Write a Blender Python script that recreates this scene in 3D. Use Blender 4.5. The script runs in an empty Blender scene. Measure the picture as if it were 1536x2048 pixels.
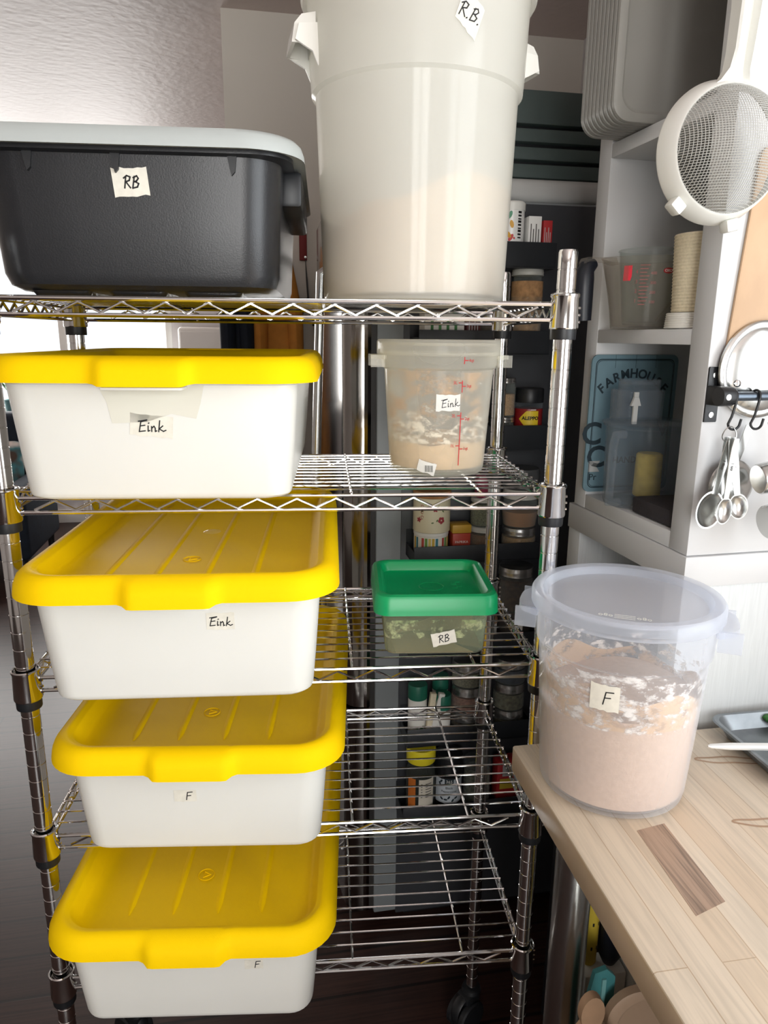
import bpy, bmesh, math, random
from mathutils import Vector, Matrix
random.seed(7)
PI = math.pi
def rad(a): return a * PI / 180
SC = bpy.context.scene
COL = SC.collection

# ------------------------------------------------------------------ camera, light, exposure
CAM_LOC = (0.4203, -0.9549, 1.5175)
R0 = (0.9966, -0.0803, 0.0090); U0 = (0.0110, 0.2376, 0.9713); F0 = (0.0801, 0.9680, -0.2378)
cd = bpy.data.cameras.new('camera'); cam = bpy.data.objects.new('camera', cd); COL.objects.link(cam)
m = Matrix((R0, U0, [-c for c in F0])).transposed()
cam.matrix_world = Matrix.Translation(CAM_LOC) @ m.to_4x4()
cd.sensor_fit = 'HORIZONTAL'; cd.sensor_width = 36; cd.lens = 36 * 1433.15 / 1536
cd.clip_start = 0.02; cd.clip_end = 50
SC.camera = cam
SC.view_settings.view_transform = 'Standard'
SC.view_settings.look = 'None'
SC.view_settings.gamma = 1
SC.view_settings.use_curve_mapping = False
SC.view_settings.exposure = 0.17
SC.cycles.max_bounces = 10
SC.cycles.transparent_max_bounces = 24
SC.cycles.caustics_reflective = False
SC.cycles.caustics_refractive = False
SC.cycles.sample_clamp_indirect = 6
ROOM = rad(6)                                   # the room is turned a little against the rack
W = bpy.data.worlds.new('sky'); SC.world = W; W.use_nodes = True
W.node_tree.nodes['Background'].inputs[0].default_value = (.85, .93, 1, 1)
W.node_tree.nodes['Background'].inputs[1].default_value = 1.2
def room(x, y, z): return Vector((x * math.cos(ROOM) - y * math.sin(ROOM), x * math.sin(ROOM) + y * math.cos(ROOM), z))
def window_light(name, loc, aim, sx, sy, power, color):
    l = bpy.data.lights.new(name, 'AREA'); l.shape = 'RECTANGLE'; l.size = sx; l.size_y = sy
    l.energy = power; l.color = color
    o = bpy.data.objects.new(name, l); COL.objects.link(o)
    o.location = room(*loc)
    d = room(*aim) - room(0, 0, 0)
    o.rotation_euler = d.to_track_quat('-Z', 'Y').to_euler()
    return o
# daylight just outside the three windows
window_light('window_light_right', (1.57, -1.40, 1.62), (-1, 0, 0), 1.66, 1.22, 34, (.93, .97, 1))
window_light('window_light_far', (-1.35, 5.30, 1.60), (0, -1, 0), 2.2, 1.4, 78, (1, .97, .93))
window_light('window_light_front', (0.15, -2.92, 1.45), (0, 1, 0), 1.0, 1.7, 50, (1, .98, .95))

# ------------------------------------------------------------------ materials
def lin(h):
    h = h.lstrip('#'); out = []
    for i in (0, 2, 4):
        c = int(h[i:i + 2], 16) / 255
        out.append(c / 12.92 if c <= .04045 else ((c + .055) / 1.055) ** 2.4)
    return (*out, 1)
def newmat(name):
    M = bpy.data.materials.new(name); M.use_nodes = True
    nt = M.node_tree; b = nt.nodes['Principled BSDF']; return M, nt, b
def mat(name, col, rough=.5, metal=0, spec=.5, noise=0, scale=30, bump=0, bscale=200, sss=0, aniso=0):
    M, nt, b = newmat(name); c = lin(col)
    b.inputs['Base Color'].default_value = c; b.inputs['Roughness'].default_value = rough
    b.inputs['Metallic'].default_value = metal; b.inputs['Specular IOR Level'].default_value = spec
    if sss:
        b.inputs['Subsurface Weight'].default_value = sss
        b.inputs['Subsurface Radius'].default_value = (.02, .018, .014)
        b.inputs['Subsurface Scale'].default_value = .5
    tc = nt.nodes.new('ShaderNodeTexCoord')
    if noise:
        n = nt.nodes.new('ShaderNodeTexNoise'); n.inputs['Scale'].default_value = scale; n.inputs['Detail'].default_value = 4
        nt.links.new(tc.outputs['Object'], n.inputs['Vector'])
        r = nt.nodes.new('ShaderNodeValToRGB')
        r.color_ramp.elements[0].position = .3; r.color_ramp.elements[1].position = .7
        r.color_ramp.elements[0].color = (*[x * (1 - noise) for x in c[:3]], 1)
        r.color_ramp.elements[1].color = (*[min(1, x * (1 + noise)) for x in c[:3]], 1)
        nt.links.new(n.outputs['Fac'], r.inputs['Fac']); nt.links.new(r.outputs['Color'], b.inputs['Base Color'])
    if bump:
        n = nt.nodes.new('ShaderNodeTexNoise'); n.inputs['Scale'].default_value = bscale; n.inputs['Detail'].default_value = 3
        nt.links.new(tc.outputs['Object'], n.inputs['Vector'])
        bp = nt.nodes.new('ShaderNodeBump'); bp.inputs['Strength'].default_value = bump; bp.inputs['Distance'].default_value = .002
        nt.links.new(n.outputs['Fac'], bp.inputs['Height']); nt.links.new(bp.outputs['Normal'], b.inputs['Normal'])
    return M
def clear(name, col, opacity=.15, rough=.08, trans=0.0, edge=.6, body=None):
    """thin see-through plastic or glass: straight transmission mixed with a hazy body and a glossy skin"""
    M, nt, b = newmat(name); c = lin(col)
    b.inputs['Base Color'].default_value = lin(body) if body else c
    b.inputs['Roughness'].default_value = rough
    out = nt.nodes['Material Output']
    tr = nt.nodes.new('ShaderNodeBsdfTransparent'); tr.inputs[0].default_value = c
    src = b.outputs[0]
    if trans:
        tl = nt.nodes.new('ShaderNodeBsdfTranslucent'); tl.inputs[0].default_value = lin(body) if body else c
        mx = nt.nodes.new('ShaderNodeMixShader'); mx.inputs[0].default_value = trans
        nt.links.new(b.outputs[0], mx.inputs[1]); nt.links.new(tl.outputs[0], mx.inputs[2]); src = mx.outputs[0]
    lw = nt.nodes.new('ShaderNodeLayerWeight'); lw.inputs[0].default_value = .25
    ma = nt.nodes.new('ShaderNodeMath'); ma.operation = 'MULTIPLY_ADD'; ma.use_clamp = True
    ma.inputs[1].default_value = edge; ma.inputs[2].default_value = opacity
    nt.links.new(lw.outputs['Facing'], ma.inputs[0])
    mix = nt.nodes.new('ShaderNodeMixShader')
    nt.links.new(ma.outputs[0], mix.inputs[0]); nt.links.new(tr.outputs[0], mix.inputs[1]); nt.links.new(src, mix.inputs[2])
    nt.links.new(mix.outputs[0], out.inputs[0])
    return M
def residue(name, col, thr=.5, scale=18, stretch=(1, 1, 1)):
    """dusty smears of flour: patches with their own shape, clear in between"""
    M, nt, b = newmat(name); out = nt.nodes['Material Output']
    b.inputs['Base Color'].default_value = lin(col); b.inputs['Roughness'].default_value = .9
    tc = nt.nodes.new('ShaderNodeTexCoord'); mp = nt.nodes.new('ShaderNodeMapping'); mp.inputs['Scale'].default_value = stretch
    n = nt.nodes.new('ShaderNodeTexNoise'); n.inputs['Scale'].default_value = scale; n.inputs['Detail'].default_value = 8; n.inputs['Roughness'].default_value = .65
    r = nt.nodes.new('ShaderNodeValToRGB'); r.color_ramp.elements[0].position = thr - .05; r.color_ramp.elements[1].position = thr + .08
    tr = nt.nodes.new('ShaderNodeBsdfTransparent'); mix = nt.nodes.new('ShaderNodeMixShader')
    nt.links.new(tc.outputs['Object'], mp.inputs[0]); nt.links.new(mp.outputs[0], n.inputs['Vector'])
    nt.links.new(n.outputs['Fac'], r.inputs['Fac']); nt.links.new(r.outputs['Color'], mix.inputs[0])
    nt.links.new(tr.outputs[0], mix.inputs[1]); nt.links.new(b.outputs[0], mix.inputs[2]); nt.links.new(mix.outputs[0], out.inputs[0])
    return M
def brickwood(name, c1, c2, mortar, bw, rh, msize, rough, rot=0, grain=.25, gscale=(3, 60, 3), bump=.0, spec=.5, squash=1):
    M, nt, b = newmat(name); b.inputs['Roughness'].default_value = rough; b.inputs['Specular IOR Level'].default_value = spec
    tc = nt.nodes.new('ShaderNodeTexCoord'); mp = nt.nodes.new('ShaderNodeMapping'); mp.inputs['Rotation'].default_value = (0, 0, rot)
    br = nt.nodes.new('ShaderNodeTexBrick')
    for k, v in (('Color1', lin(c1)), ('Color2', lin(c2)), ('Mortar', lin(mortar))): br.inputs[k].default_value = v
    br.inputs['Scale'].default_value = 1; br.inputs['Brick Width'].default_value = bw; br.inputs['Row Height'].default_value = rh
    br.inputs['Mortar Size'].default_value = msize; br.inputs['Bias'].default_value = -.1; br.offset = .37
    nt.links.new(tc.outputs['Object'], mp.inputs[0]); nt.links.new(mp.outputs[0], br.inputs['Vector'])
    m2 = nt.nodes.new('ShaderNodeMapping'); m2.inputs['Scale'].default_value = gscale
    n = nt.nodes.new('ShaderNodeTexNoise'); n.inputs['Scale'].default_value = 4; n.inputs['Detail'].default_value = 6; n.inputs['Distortion'].default_value = .6
    nt.links.new(mp.outputs[0], m2.inputs[0]); nt.links.new(m2.outputs[0], n.inputs['Vector'])
    r = nt.nodes.new('ShaderNodeValToRGB'); r.color_ramp.elements[0].color = (1 - grain,) * 3 + (1,); r.color_ramp.elements[1].color = (1, 1, 1, 1)
    r.color_ramp.elements[0].position = .35; r.color_ramp.elements[1].position = .6
    nt.links.new(n.outputs['Fac'], r.inputs['Fac'])
    mul = nt.nodes.new('ShaderNodeMix'); mul.data_type = 'RGBA'; mul.blend_type = 'MULTIPLY'; mul.inputs[0].default_value = 1
    nt.links.new(br.outputs['Color'], mul.inputs[6]); nt.links.new(r.outputs['Color'], mul.inputs[7])
    nt.links.new(mul.outputs[2], b.inputs['Base Color'])
    if bump:
        bp = nt.nodes.new('ShaderNodeBump'); bp.inputs['Strength'].default_value = bump; bp.inputs['Distance'].default_value = .002
        nt.links.new(mul.outputs[2], bp.inputs['Height']); nt.links.new(bp.outputs['Normal'], b.inputs['Normal'])
    return M

M_chrome = mat('chrome', '#e4e4e4', .09, 1)
M_steel = mat('brushed_steel', '#c9cac8', .25, 1, noise=.05)
M_dullsteel = mat('dull_aluminium', '#8f9498', .45, .9, noise=.2, scale=25)
M_black = mat('black_plastic', '#17191c', .42)
M_tote = mat('black_tote_plastic', '#1f2023', .33, bump=.08, bscale=500)
M_greylid = mat('grey_plastic', '#b4bab8', .45)
M_tub = mat('milky_plastic', '#e6e5de', .33, sss=.12, noise=.012, scale=8)
M_yellow = mat('yellow_plastic', '#f8cd08', .58, spec=.04, bump=.15, bscale=900)
M_bucket = clear('milky_translucent_plastic', '#ffffff', .56, .09, .5, .3, '#fdfdf7')
M_pp = clear('frosted_clear_plastic', '#fcfdff', .12, .12, .5, .42, '#f4f7fc')
M_pplid = clear('frosted_lid_plastic', '#fbfcff', .28, .14, .5, .4, '#eff4fc')
M_pp2 = clear('hazy_clear_plastic', '#fefefc', .24, .12, .5, .45, '#fdfbf2')
M_pc = clear('clear_hard_plastic', '#f7f5f2', .06, .06, 0, .4, '#b9b4ac')
M_smoke = clear('smoky_clear_plastic', '#f3f5f7', .05, .05, 0, .45, '#b4bcc2')
M_glass = clear('jar_glass', '#f6f8f7', .05, .04, 0, .35, '#c0c6c4')
M_pane = clear('window_pane', '#ffffff', .02, .02, 0, .12, '#ffffff')
M_green = mat('green_plastic', '#00985a', .33)
M_tape = mat('masking_tape', '#e3dfd2', .7, noise=.06, scale=120)
M_tapew = mat('white_tape', '#e9e8e2', .7, noise=.04, scale=120)
M_ink = mat('black_ink', '#121214', .6)
M_red = mat('red_print', '#c42f30', .5)
M_flour = mat('flour', '#d6b893', .95, noise=.10, scale=160, bump=.3, bscale=300)
M_flourF = mat('sifted_flour', '#cdb097', .95, noise=.06, scale=160, bump=.3, bscale=300)
M_rye = mat('brown_flour', '#a8836a', .95, noise=.08, scale=200)
M_buckflour = mat('whole_flour', '#c4ad96', .95, noise=.05, scale=60)
M_resF = residue('flour_smear', '#d3b08a', .42, 24, (1, 1, 1.5))
M_resW = residue('pale_flour_smear', '#efe6da', .53, 55, (1, 1, 1.8))
M_resE = residue('flour_dust', '#c89a66', .55, 22, (1, 1, 1.6))
M_wallgrey = mat('grey_wall_paint', '#d8d2c8', .6, bump=.1, bscale=60)
M_wallwhite = mat('white_wall_paint', '#dad7d8', .6, bump=.1, bscale=60)
M_wallwarm = mat('warm_wall_paint', '#cfc6bf', .6)
def ceiling_mat():
    M, nt, b = newmat('textured_ceiling_paint'); b.inputs['Base Color'].default_value = lin('#d4c5bf'); b.inputs['Roughness'].default_value = .50
    b.inputs['Specular IOR Level'].default_value = .5
    tc = nt.nodes.new('ShaderNodeTexCoord')
    n = nt.nodes.new('ShaderNodeTexNoise'); n.inputs['Scale'].default_value = 26; n.inputs['Detail'].default_value = 5
    v = nt.nodes.new('ShaderNodeTexVoronoi'); v.inputs['Scale'].default_value = 38
    nt.links.new(tc.outputs['Object'], n.inputs['Vector']); nt.links.new(tc.outputs['Object'], v.inputs['Vector'])
    ad = nt.nodes.new('ShaderNodeMath'); ad.operation = 'MULTIPLY_ADD'; ad.inputs[1].default_value = .35
    nt.links.new(v.outputs['Distance'], ad.inputs[0]); nt.links.new(n.outputs['Fac'], ad.inputs[2])
    bp = nt.nodes.new('ShaderNodeBump'); bp.inputs['Strength'].default_value = .35; bp.inputs['Distance'].default_value = .006
    nt.links.new(ad.outputs[0], bp.inputs['Height']); nt.links.new(bp.outputs['Normal'], b.inputs['Normal'])
    return M
M_ceil = ceiling_mat()
M_floor = brickwood('dark_floorboards', '#3d2822', '#33201b', '#170d0b', 1.9, .125, .004, .36, 0, .5, (1.0, 40, 2), .9, .4)
M_block = brickwood('butcher_block', '#e6d7c2', '#dcc6ab', '#c9b194', .62, .036, .0006, .30, PI / 2, .14, (2, 40, 2), .04, .5)
M_stave = brickwood('dark_stave', '#a88d78', '#a88d78', '#a88d78', 2, .5, 0, .30, PI / 2, .5, (2.0, 60, 2))
M_oak = brickwood('beech_board', '#cba884', '#c8a37e', '#c8a37e', 2, .5, 0, .45, PI / 2, .14, (30, 2.5, 2))
M_unit = mat('white_laminate', '#d4d5d6', .42)
M_unitlow = brickwood('white_woodgrain_laminate', '#d3d7d8', '#d3d7d8', '#d3d7d8', 3, 3, 0, .5, 0, .07, (60, 60, 3))
M_fridge = mat('dark_grey_enamel', '#3b3d41', .38)
M_stainless = mat('stainless_door', '#8f8b87', .13, 1, noise=.04)
M_fridgeside = mat('fridge_side_grey', '#7f8486', .4)
M_ledge = mat('black_steel', '#23262a', .45)
M_teal = mat('dark_teal_board', '#44514f', .6)
M_pale = mat('pale_plastic', '#b9bab8', .5)
M_handle = mat('white_handle_plastic', '#ecebe4', .35)
M_whitepl = mat('white_plastic', '#e6e6e0', .38)
M_lidstack = clear('translucent_white_lid', '#ffffff', .72, .35, .3, .3, '#b9b8b2')
M_orange = mat('ochre_canvas', '#c98636', .85, noise=.12, scale=25, bump=.4, bscale=40)
M_navy = mat('navy_cloth', '#15202e', .85, noise=.2)
M_navypl = mat('navy_plastic', '#10151f', .4)
M_white = mat('white_gloss', '#efefec', .3)
M_paper = mat('cream_paper', '#e2d6ba', .9, noise=.08, scale=300)
M_wpaper = mat('white_paper', '#e8e6df', .9)
M_sign = mat('sign_blue', '#6d8a95', .6, noise=.05, scale=30)
M_signd = mat('sign_dark', '#23343d', .6)
M_charcoal = mat('charcoal_foam', '#332f33', .8, bump=.3, bscale=300)
M_sponge = mat('yellow_sponge', '#d9ba52', .9, noise=.15, scale=60)
M_brownlid = mat('tan_plastic', '#a58b74', .5)
M_redpl = mat('red_print_card', '#b0292c', .55)
M_leaf = mat('green_leaf', '#3c7a3a', .5, noise=.3, scale=40)
M_rail = mat('blued_steel_rail', '#5d6670', .3, .8)
M_tealpl = mat('teal_plastic', '#3f7d80', .45)
M_yellowlab = mat('yellow_label', '#c9b03c', .5, noise=.08)
M_wood = mat('bare_wood', '#a58467', .6, noise=.15, scale=20)
M_cord = mat('grey_cord', '#55504d', .6)

# ------------------------------------------------------------------ mesh builder
class MB:
    def __init__(s): s.v = []; s.f = []; s.mi = []
    def add(s, vs, fs, m=0, T=None):
        o = len(s.v)
        for p in vs: s.v.append(tuple(T @ Vector(p)) if T is not None else tuple(p))
        for f in fs: s.f.append([i + o for i in f]); s.mi.append(m)
        return s
    def box(s, x0, x1, y0, y1, z0, z1, m=0, bev=0, seg=2, T=None):
        bm = bmesh.new(); bmesh.ops.create_cube(bm, size=1)
        for v in bm.verts: v.co = ((x0 + x1) / 2 + v.co.x * (x1 - x0), (y0 + y1) / 2 + v.co.y * (y1 - y0), (z0 + z1) / 2 + v.co.z * (z1 - z0))
        if bev: bmesh.ops.bevel(bm, geom=bm.edges[:], offset=bev, segments=seg, affect='EDGES', profile=.5)
        bm.verts.index_update()
        s.add([v.co[:] for v in bm.verts], [[v.index for v in f.verts] for f in bm.faces], m, T); bm.free(); return s
    def tube(s, pts, r, n=8, closed=False, m=0, T=None, flat=1.0):
        P = [Vector(p) for p in pts]; k = len(P)
        rs = r if isinstance(r, (list, tuple)) else [r] * k
        up = None; vs = []; fs = []
        for i in range(k):
            if closed: t = P[(i + 1) % k] - P[i - 1]
            elif i == 0: t = P[1] - P[0]
            elif i == k - 1: t = P[-1] - P[-2]
            else: t = (P[i + 1] - P[i]).normalized() + (P[i] - P[i - 1]).normalized()
            t.normalize()
            if up is None:
                a = Vector((0, 0, 1)) if abs(t.z) < .9 else Vector((1, 0, 0))
                up = (a - t * a.dot(t)).normalized()
            else: up = (up - t * up.dot(t)).normalized()
            sd = t.cross(up)
            for j in range(n):
                a = 2 * PI * j / n
                vs.append(P[i] + (up * math.cos(a) * flat + sd * math.sin(a)) * rs[i])
        for i in range(k if closed else k - 1):
            for j in range(n):
                a = i * n + j; b = i * n + (j + 1) % n; i2 = (i + 1) % k
                fs.append([a, b, i2 * n + (j + 1) % n, i2 * n + j])
        if not closed: fs.append(list(range(n))[::-1]); fs.append([(k - 1) * n + j for j in range(n)])
        return s.add(vs, fs, m, T)
    def lathe(s, prof, n=48, c=(0, 0, 0), m=0, T=None, wob=None):
        vs = []; fs = []; rows = []
        for r, z in prof:
            if r < 1e-6: rows.append([len(vs)]); vs.append((c[0], c[1], c[2] + z))
            else:
                row = []
                for j in range(n):
                    a = 2 * PI * j / n; rr = r * (wob(a, z) if wob else 1)
                    row.append(len(vs)); vs.append((c[0] + rr * math.cos(a), c[1] + rr * math.sin(a), c[2] + z))
                rows.append(row)
        for A, B in zip(rows, rows[1:]):
            if len(A) == 1 and len(B) == 1: continue
            for j in range(n):
                k = (j + 1) % n
                if len(A) == 1: fs.append([A[0], B[k], B[j]][::-1])
                elif len(B) == 1: fs.append([A[j], A[k], B[0]])
                else: fs.append([A[j], A[k], B[k], B[j]])
        return s.add(vs, fs, m, T)
    def loft(s, loops, cap0=True, cap1=True, m=0, T=None):
        n = len(loops[0]); vs = [p for L in loops for p in L]; fs = []
        for i in range(len(loops) - 1):
            for j in range(n):
                k = (j + 1) % n; fs.append([i * n + j, i * n + k, (i + 1) * n + k, (i + 1) * n + j])
        if cap0: fs.append(list(range(n))[::-1])
        if cap1: fs.append([(len(loops) - 1) * n + j for j in range(n)])
        return s.add(vs, fs, m, T)
    def prism(s, poly, h0, h1, fn=None, m=0, T=None):
        """flat outline poly (u,v) given thickness h0..h1; fn(u,v,h) -> xyz"""
        fn = fn or (lambda u, v, h: (u, v, h)); n = len(poly)
        vs = [fn(u, v, h0) for u, v in poly] + [fn(u, v, h1) for u, v in poly]
        fs = [list(range(n))[::-1], [n + i for i in range(n)]] + [[i, (i + 1) % n, n + (i + 1) % n, n + i] for i in range(n)]
        return s.add(vs, fs, m, T)
    def deform(s, fn): s.v = [fn(*p) for p in s.v]; return s
    def build(s, name, mats, parent=None, loc=None, rot=None, ang=35):
        me = bpy.data.meshes.new(name); me.from_pydata([tuple(p) for p in s.v], [], s.f)
        for M in (mats if isinstance(mats, (list, tuple)) else [mats]): me.materials.append(M)
        me.polygons.foreach_set('material_index', s.mi); 
        bm = bmesh.new(); bm.from_mesh(me); bmesh.ops.recalc_face_normals(bm, faces=bm.faces[:]); bm.to_mesh(me); bm.free()
        me.polygons.foreach_set('use_smooth', [True] * len(me.polygons)); me.set_sharp_from_angle(angle=rad(ang)); me.update()
        o = bpy.data.objects.new(name, me); COL.objects.link(o)
        if parent is not None: o.parent = parent
        if loc is not None: o.location = loc
        if rot is not None: o.rotation_euler = (0, 0, rot)
        return o
def rr(hx, hy, r, z, cx=0, cy=0, nc=7, ns=1):
    """rounded rectangle outline, counter-clockwise"""
    r = min(r, hx - 1e-4, hy - 1e-4); cs = [(hx - r, hy - r, 0), (-hx + r, hy - r, 90), (-hx + r, -hy + r, 180), (hx - r, -hy + r, 270)]
    pts = []
    for i, (x, y, a) in enumerate(cs):
        for k in range(nc + 1):
            t = rad(a + 90 * k / nc); pts.append((cx + x + r * math.cos(t), cy + y + r * math.sin(t), z))
        if ns > 1:
            p = pts[-1]; x2, y2, a2 = cs[(i + 1) % 4]; t = rad(a2); q = (cx + x2 + r * math.cos(t), cy + y2 + r * math.sin(t), z)
            for k in range(1, ns): f = k / ns; pts.append((p[0] + (q[0] - p[0]) * f, p[1] + (q[1] - p[1]) * f, z))
    return pts
def tag(o, label, cat, group=None, kind=None):
    o['label'] = label; o['category'] = cat
    if group: o['group'] = group
    if kind: o['kind'] = kind
    return o
def thing(name, label, cat, loc=(0, 0, 0), rot=0, group=None):
    o = bpy.data.objects.new(name, None); COL.objects.link(o); o.empty_display_size = .02
    o.location = loc; o.rotation_euler = (0, 0, rot)
    return tag(o, label, cat, group)
def struct(o): o['kind'] = 'structure'; return o
def dup(o, loc=None, rot=None, label=None, parent=None):
    c = o.copy(); COL.objects.link(c)
    if parent is not None: c.parent = parent
    if loc is not None: c.location = loc
    if rot is not None: c.rotation_euler = (0, 0, rot)
    if label: c['label'] = label
    for ch in list(o.children): dup(ch, parent=c)
    return c
# ---- lettering
def text_geo(body, size, align='CENTER', depth=.0003, bold=0):
    cu = bpy.data.curves.new('t', 'FONT'); cu.body = body; cu.size = size; cu.align_x = align; cu.align_y = 'CENTER'; cu.extrude = depth; cu.offset = bold; cu.resolution_u = 3
    ob = bpy.data.objects.new('t', cu); COL.objects.link(ob)
    dg = bpy.context.evaluated_depsgraph_get(); me = bpy.data.meshes.new_from_object(ob.evaluated_get(dg))
    vs = [v.co[:] for v in me.vertices]; fs = [list(p.vertices) for p in me.polygons]
    bpy.data.objects.remove(ob); bpy.data.curves.remove(cu); bpy.data.meshes.remove(me)
    return vs, fs
def text(mb, body, size, fn, u=0, v=0, m=0, rot=0, align='CENTER', depth=.0003, bold=0):
    vs, fs = text_geo(body, size, align, depth, bold); c, s_ = math.cos(rot), math.sin(rot)
    mb.add([fn(u + x * c - y * s_, v + x * s_ + y * c, z + depth) for x, y, z in vs], fs, m)
GLY = {
 'R': [[(.12, 0), (.18, .9)], [(.0, .8), (.25, 1), (.55, .9), (.5, .62), (.15, .48)], [(.22, .48), (.62, .02)]],
 'B': [[(.1, 0), (.2, .95)], [(.1, .85), (.4, 1), (.55, .8), (.4, .58), (.15, .5)], [(.3, .52), (.6, .38), (.5, .1), (.1, 0)]],
 'F': [[(.2, 0), (.25, .95)], [(.25, .95), (.75, 1.0)], [(.22, .5), (.62, .55)]],
 'E': [[(.65, .98), (.2, .85), (.15, .45), (.1, .02), (.6, .08)], [(.15, .5), (.55, .56)], [(.0, .9), (.7, 1.02)]],
 'i': [[(.1, .5), (.12, .05), (.25, .1)], [(.12, .72), (.16, .76)]],
 'n': [[(.05, .45), (.08, .02)], [(.08, .3), (.25, .48), (.36, .3), (.38, .02), (.5, .08)]],
 'k': [[(.1, .0), (.15, .95)], [(.42, .5), (.14, .24), (.5, .03), (.7, .12)]],
 '.': [[(.05, .0), (.1, .05)]],
}
ADV = {'R': .72, 'B': .75, 'F': .8, 'E': .72, 'i': .34, 'n': .56, 'k': .7, '.': .25}
def writing(body, h, fn, name, parent, w=.09, rot=0, slant=.12):
    mb = MB(); tot = sum(ADV[c] for c in body); x = -tot / 2; cr, sr = math.cos(rot), math.sin(rot)
    for ch in body:
        for st in GLY[ch]:
            pts = []
            for a, b in st: 
                u = (x + a + slant * b) * h; v = (b - .5) * h; pts.append((u * cr - v * sr, u * sr + v * cr))
            for (u0, v0), (u1, v1) in zip(pts, pts[1:]):
                d = math.hypot(u1 - u0, v1 - v0) or 1e-6; nx, ny = -(v1 - v0) / d * w * h / 2, (u1 - u0) / d * w * h / 2
                ex, ey = (u1 - u0) / d * w * h * .4, (v1 - v0) / d * w * h * .4
                mb.prism([(u0 - ex - nx, v0 - ey - ny), (u1 + ex - nx, v1 + ey - ny), (u1 + ex + nx, v1 + ey + ny), (u0 - ex + nx, v0 - ey + ny)], .0004, .0007, fn)
        x += ADV[ch]
    return mb.build(name, M_ink, parent)
def patch(w, h, fn, name, material, parent, rot=0, skew=0, nx=8, jag=.04):
    """a piece of tape lying on a surface: fn(u,v,height) -> xyz"""
    mb = MB(); rng = random.Random(int(w * 1e5)); cr, sr = math.cos(rot), math.sin(rot); top = []; bot = []
    for i in range(nx + 1):
        u = (i / nx - .5) * w; j = jag * h
        top.append((u, h / 2 + rng.uniform(-j, j) + skew * u)); bot.append((u, -h / 2 + rng.uniform(-j, j) + skew * u))
    vs = []; fs = []
    for hh in (.0001, .0004):
        for row in (bot, top): vs += [fn(u * cr - v * sr, u * sr + v * cr, hh) for u, v in row]
    n = nx + 1
    for i in range(nx):
        fs += [[i, i + 1, n + i + 1, n + i][::-1], [2 * n + i, 2 * n + i + 1, 3 * n + i + 1, 3 * n + i],
               [i, i + 1, 2 * n + i + 1, 2 * n + i], [n + i, 3 * n + i, 3 * n + i + 1, n + i + 1]]
    fs += [[0, 2 * n, 3 * n, n], [nx, n + nx, 3 * n + nx, 2 * n + nx]]
    mb.add(vs, fs); return mb.build(name, material, parent)
def label(parent, body, w, h, th, fn, material=None, rot=0, skew=0, du=0, dv=0, wname='handwriting', trot=0, ink_w=.09):
    p = patch(w, h, fn, 'tape_label', material or M_tapew, parent, rot, skew)
    writing(body, th, lambda u, v, hh: fn(u + du, v + dv, hh), wname, p, rot=trot, w=ink_w)
    return p

# ------------------------------------------------------------------ the room
def wall_with_hole(x0, x1, z0, z1, hx0, hx1, hz0, hz1, t):
    """wall in the local xz plane, thickness y 0..t, with one window hole"""
    b = MB(); b.box(x0, hx0, 0, t, z0, z1).box(hx1, x1, 0, t, z0, z1).box(hx0, hx1, 0, t, z0, hz0).box(hx0, hx1, 0, t, hz1, z1); return b
CEIL = 2.482
struct(MB().box(-2.9, 1.5, -2.8, 5.2, -.06, 0).build('floor', M_floor, rot=ROOM))
struct(MB().box(-2.95, 1.6, -2.9, 5.3, CEIL, CEIL + .06).build('ceiling', M_ceil, rot=ROOM))
struct(MB().box(-2.96, -2.9, -2.8, 5.2, 0, CEIL).build('wall_left', M_wallwarm, rot=ROOM))
RX = 1.46
struct(wall_with_hole(-5.2, 2.8, 0, CEIL, .55, 2.25, 1.0, 2.25, .08).build('wall_right', M_wallwhite, loc=room(RX, 0, 0), rot=ROOM - PI / 2))
struct(wall_with_hole(-2.9, 1.46, 0, CEIL, -2.45, -.262, .915, 2.3, .09).build('wall_back', M_wallwhite, loc=room(0, 5.15, 0), rot=ROOM))
struct(wall_with_hole(-1.46, 2.9, 0, CEIL, -.65, .35, .6, 2.3, .08).build('wall_front', M_wallwarm, loc=room(0, -2.8, 0), rot=ROOM + PI))
struct(MB().box(.278, RX, 1.53, 1.62, 0, CEIL).build('wall_partition', M_wallgrey, rot=ROOM))
struct(MB().box(-2.9, RX, 5.12, 5.15, 0, .11, bev=.004).build('baseboard_back', M_white, rot=ROOM))
def window(n, loc, rot, x0, x1, z0, z1, bars):
    b = MB(); f = .05
    b.box(x0, x0 + f, -.0, .07, z0, z1, bev=.004).box(x1 - f, x1, 0, .07, z0, z1, bev=.004).box(x0, x1, 0, .07, z0, z0 + f, bev=.004).box(x0, x1, 0, .07, z1 - f, z1, bev=.004)
    for bx in bars: b.box(bx - .03, bx + .03, .005, .065, z0, z1, bev=.003)
    b.box(x0 - .05, x1 + .05, -.08, .01, z0 - .035, z0, bev=.005)
    o = struct(b.build('window_%d' % n, M_white, loc=loc, rot=rot))
    MB().box(x0 + .03, x1 - .03, .03, .034, z0 + .03, z1 - .03).build('window_pane', M_pane, o)
    return o
window(1, room(RX, 0, 0), ROOM - PI / 2, .55, 2.25, 1.0, 2.25, [1.4])
window(2, room(0, 5.15, 0), ROOM, -2.45, -.262, .915, 2.3, [-1.09])
window(3, room(0, -2.8, 0), ROOM + PI, -.65, .35, .6, 2.3, [-.15])

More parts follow.
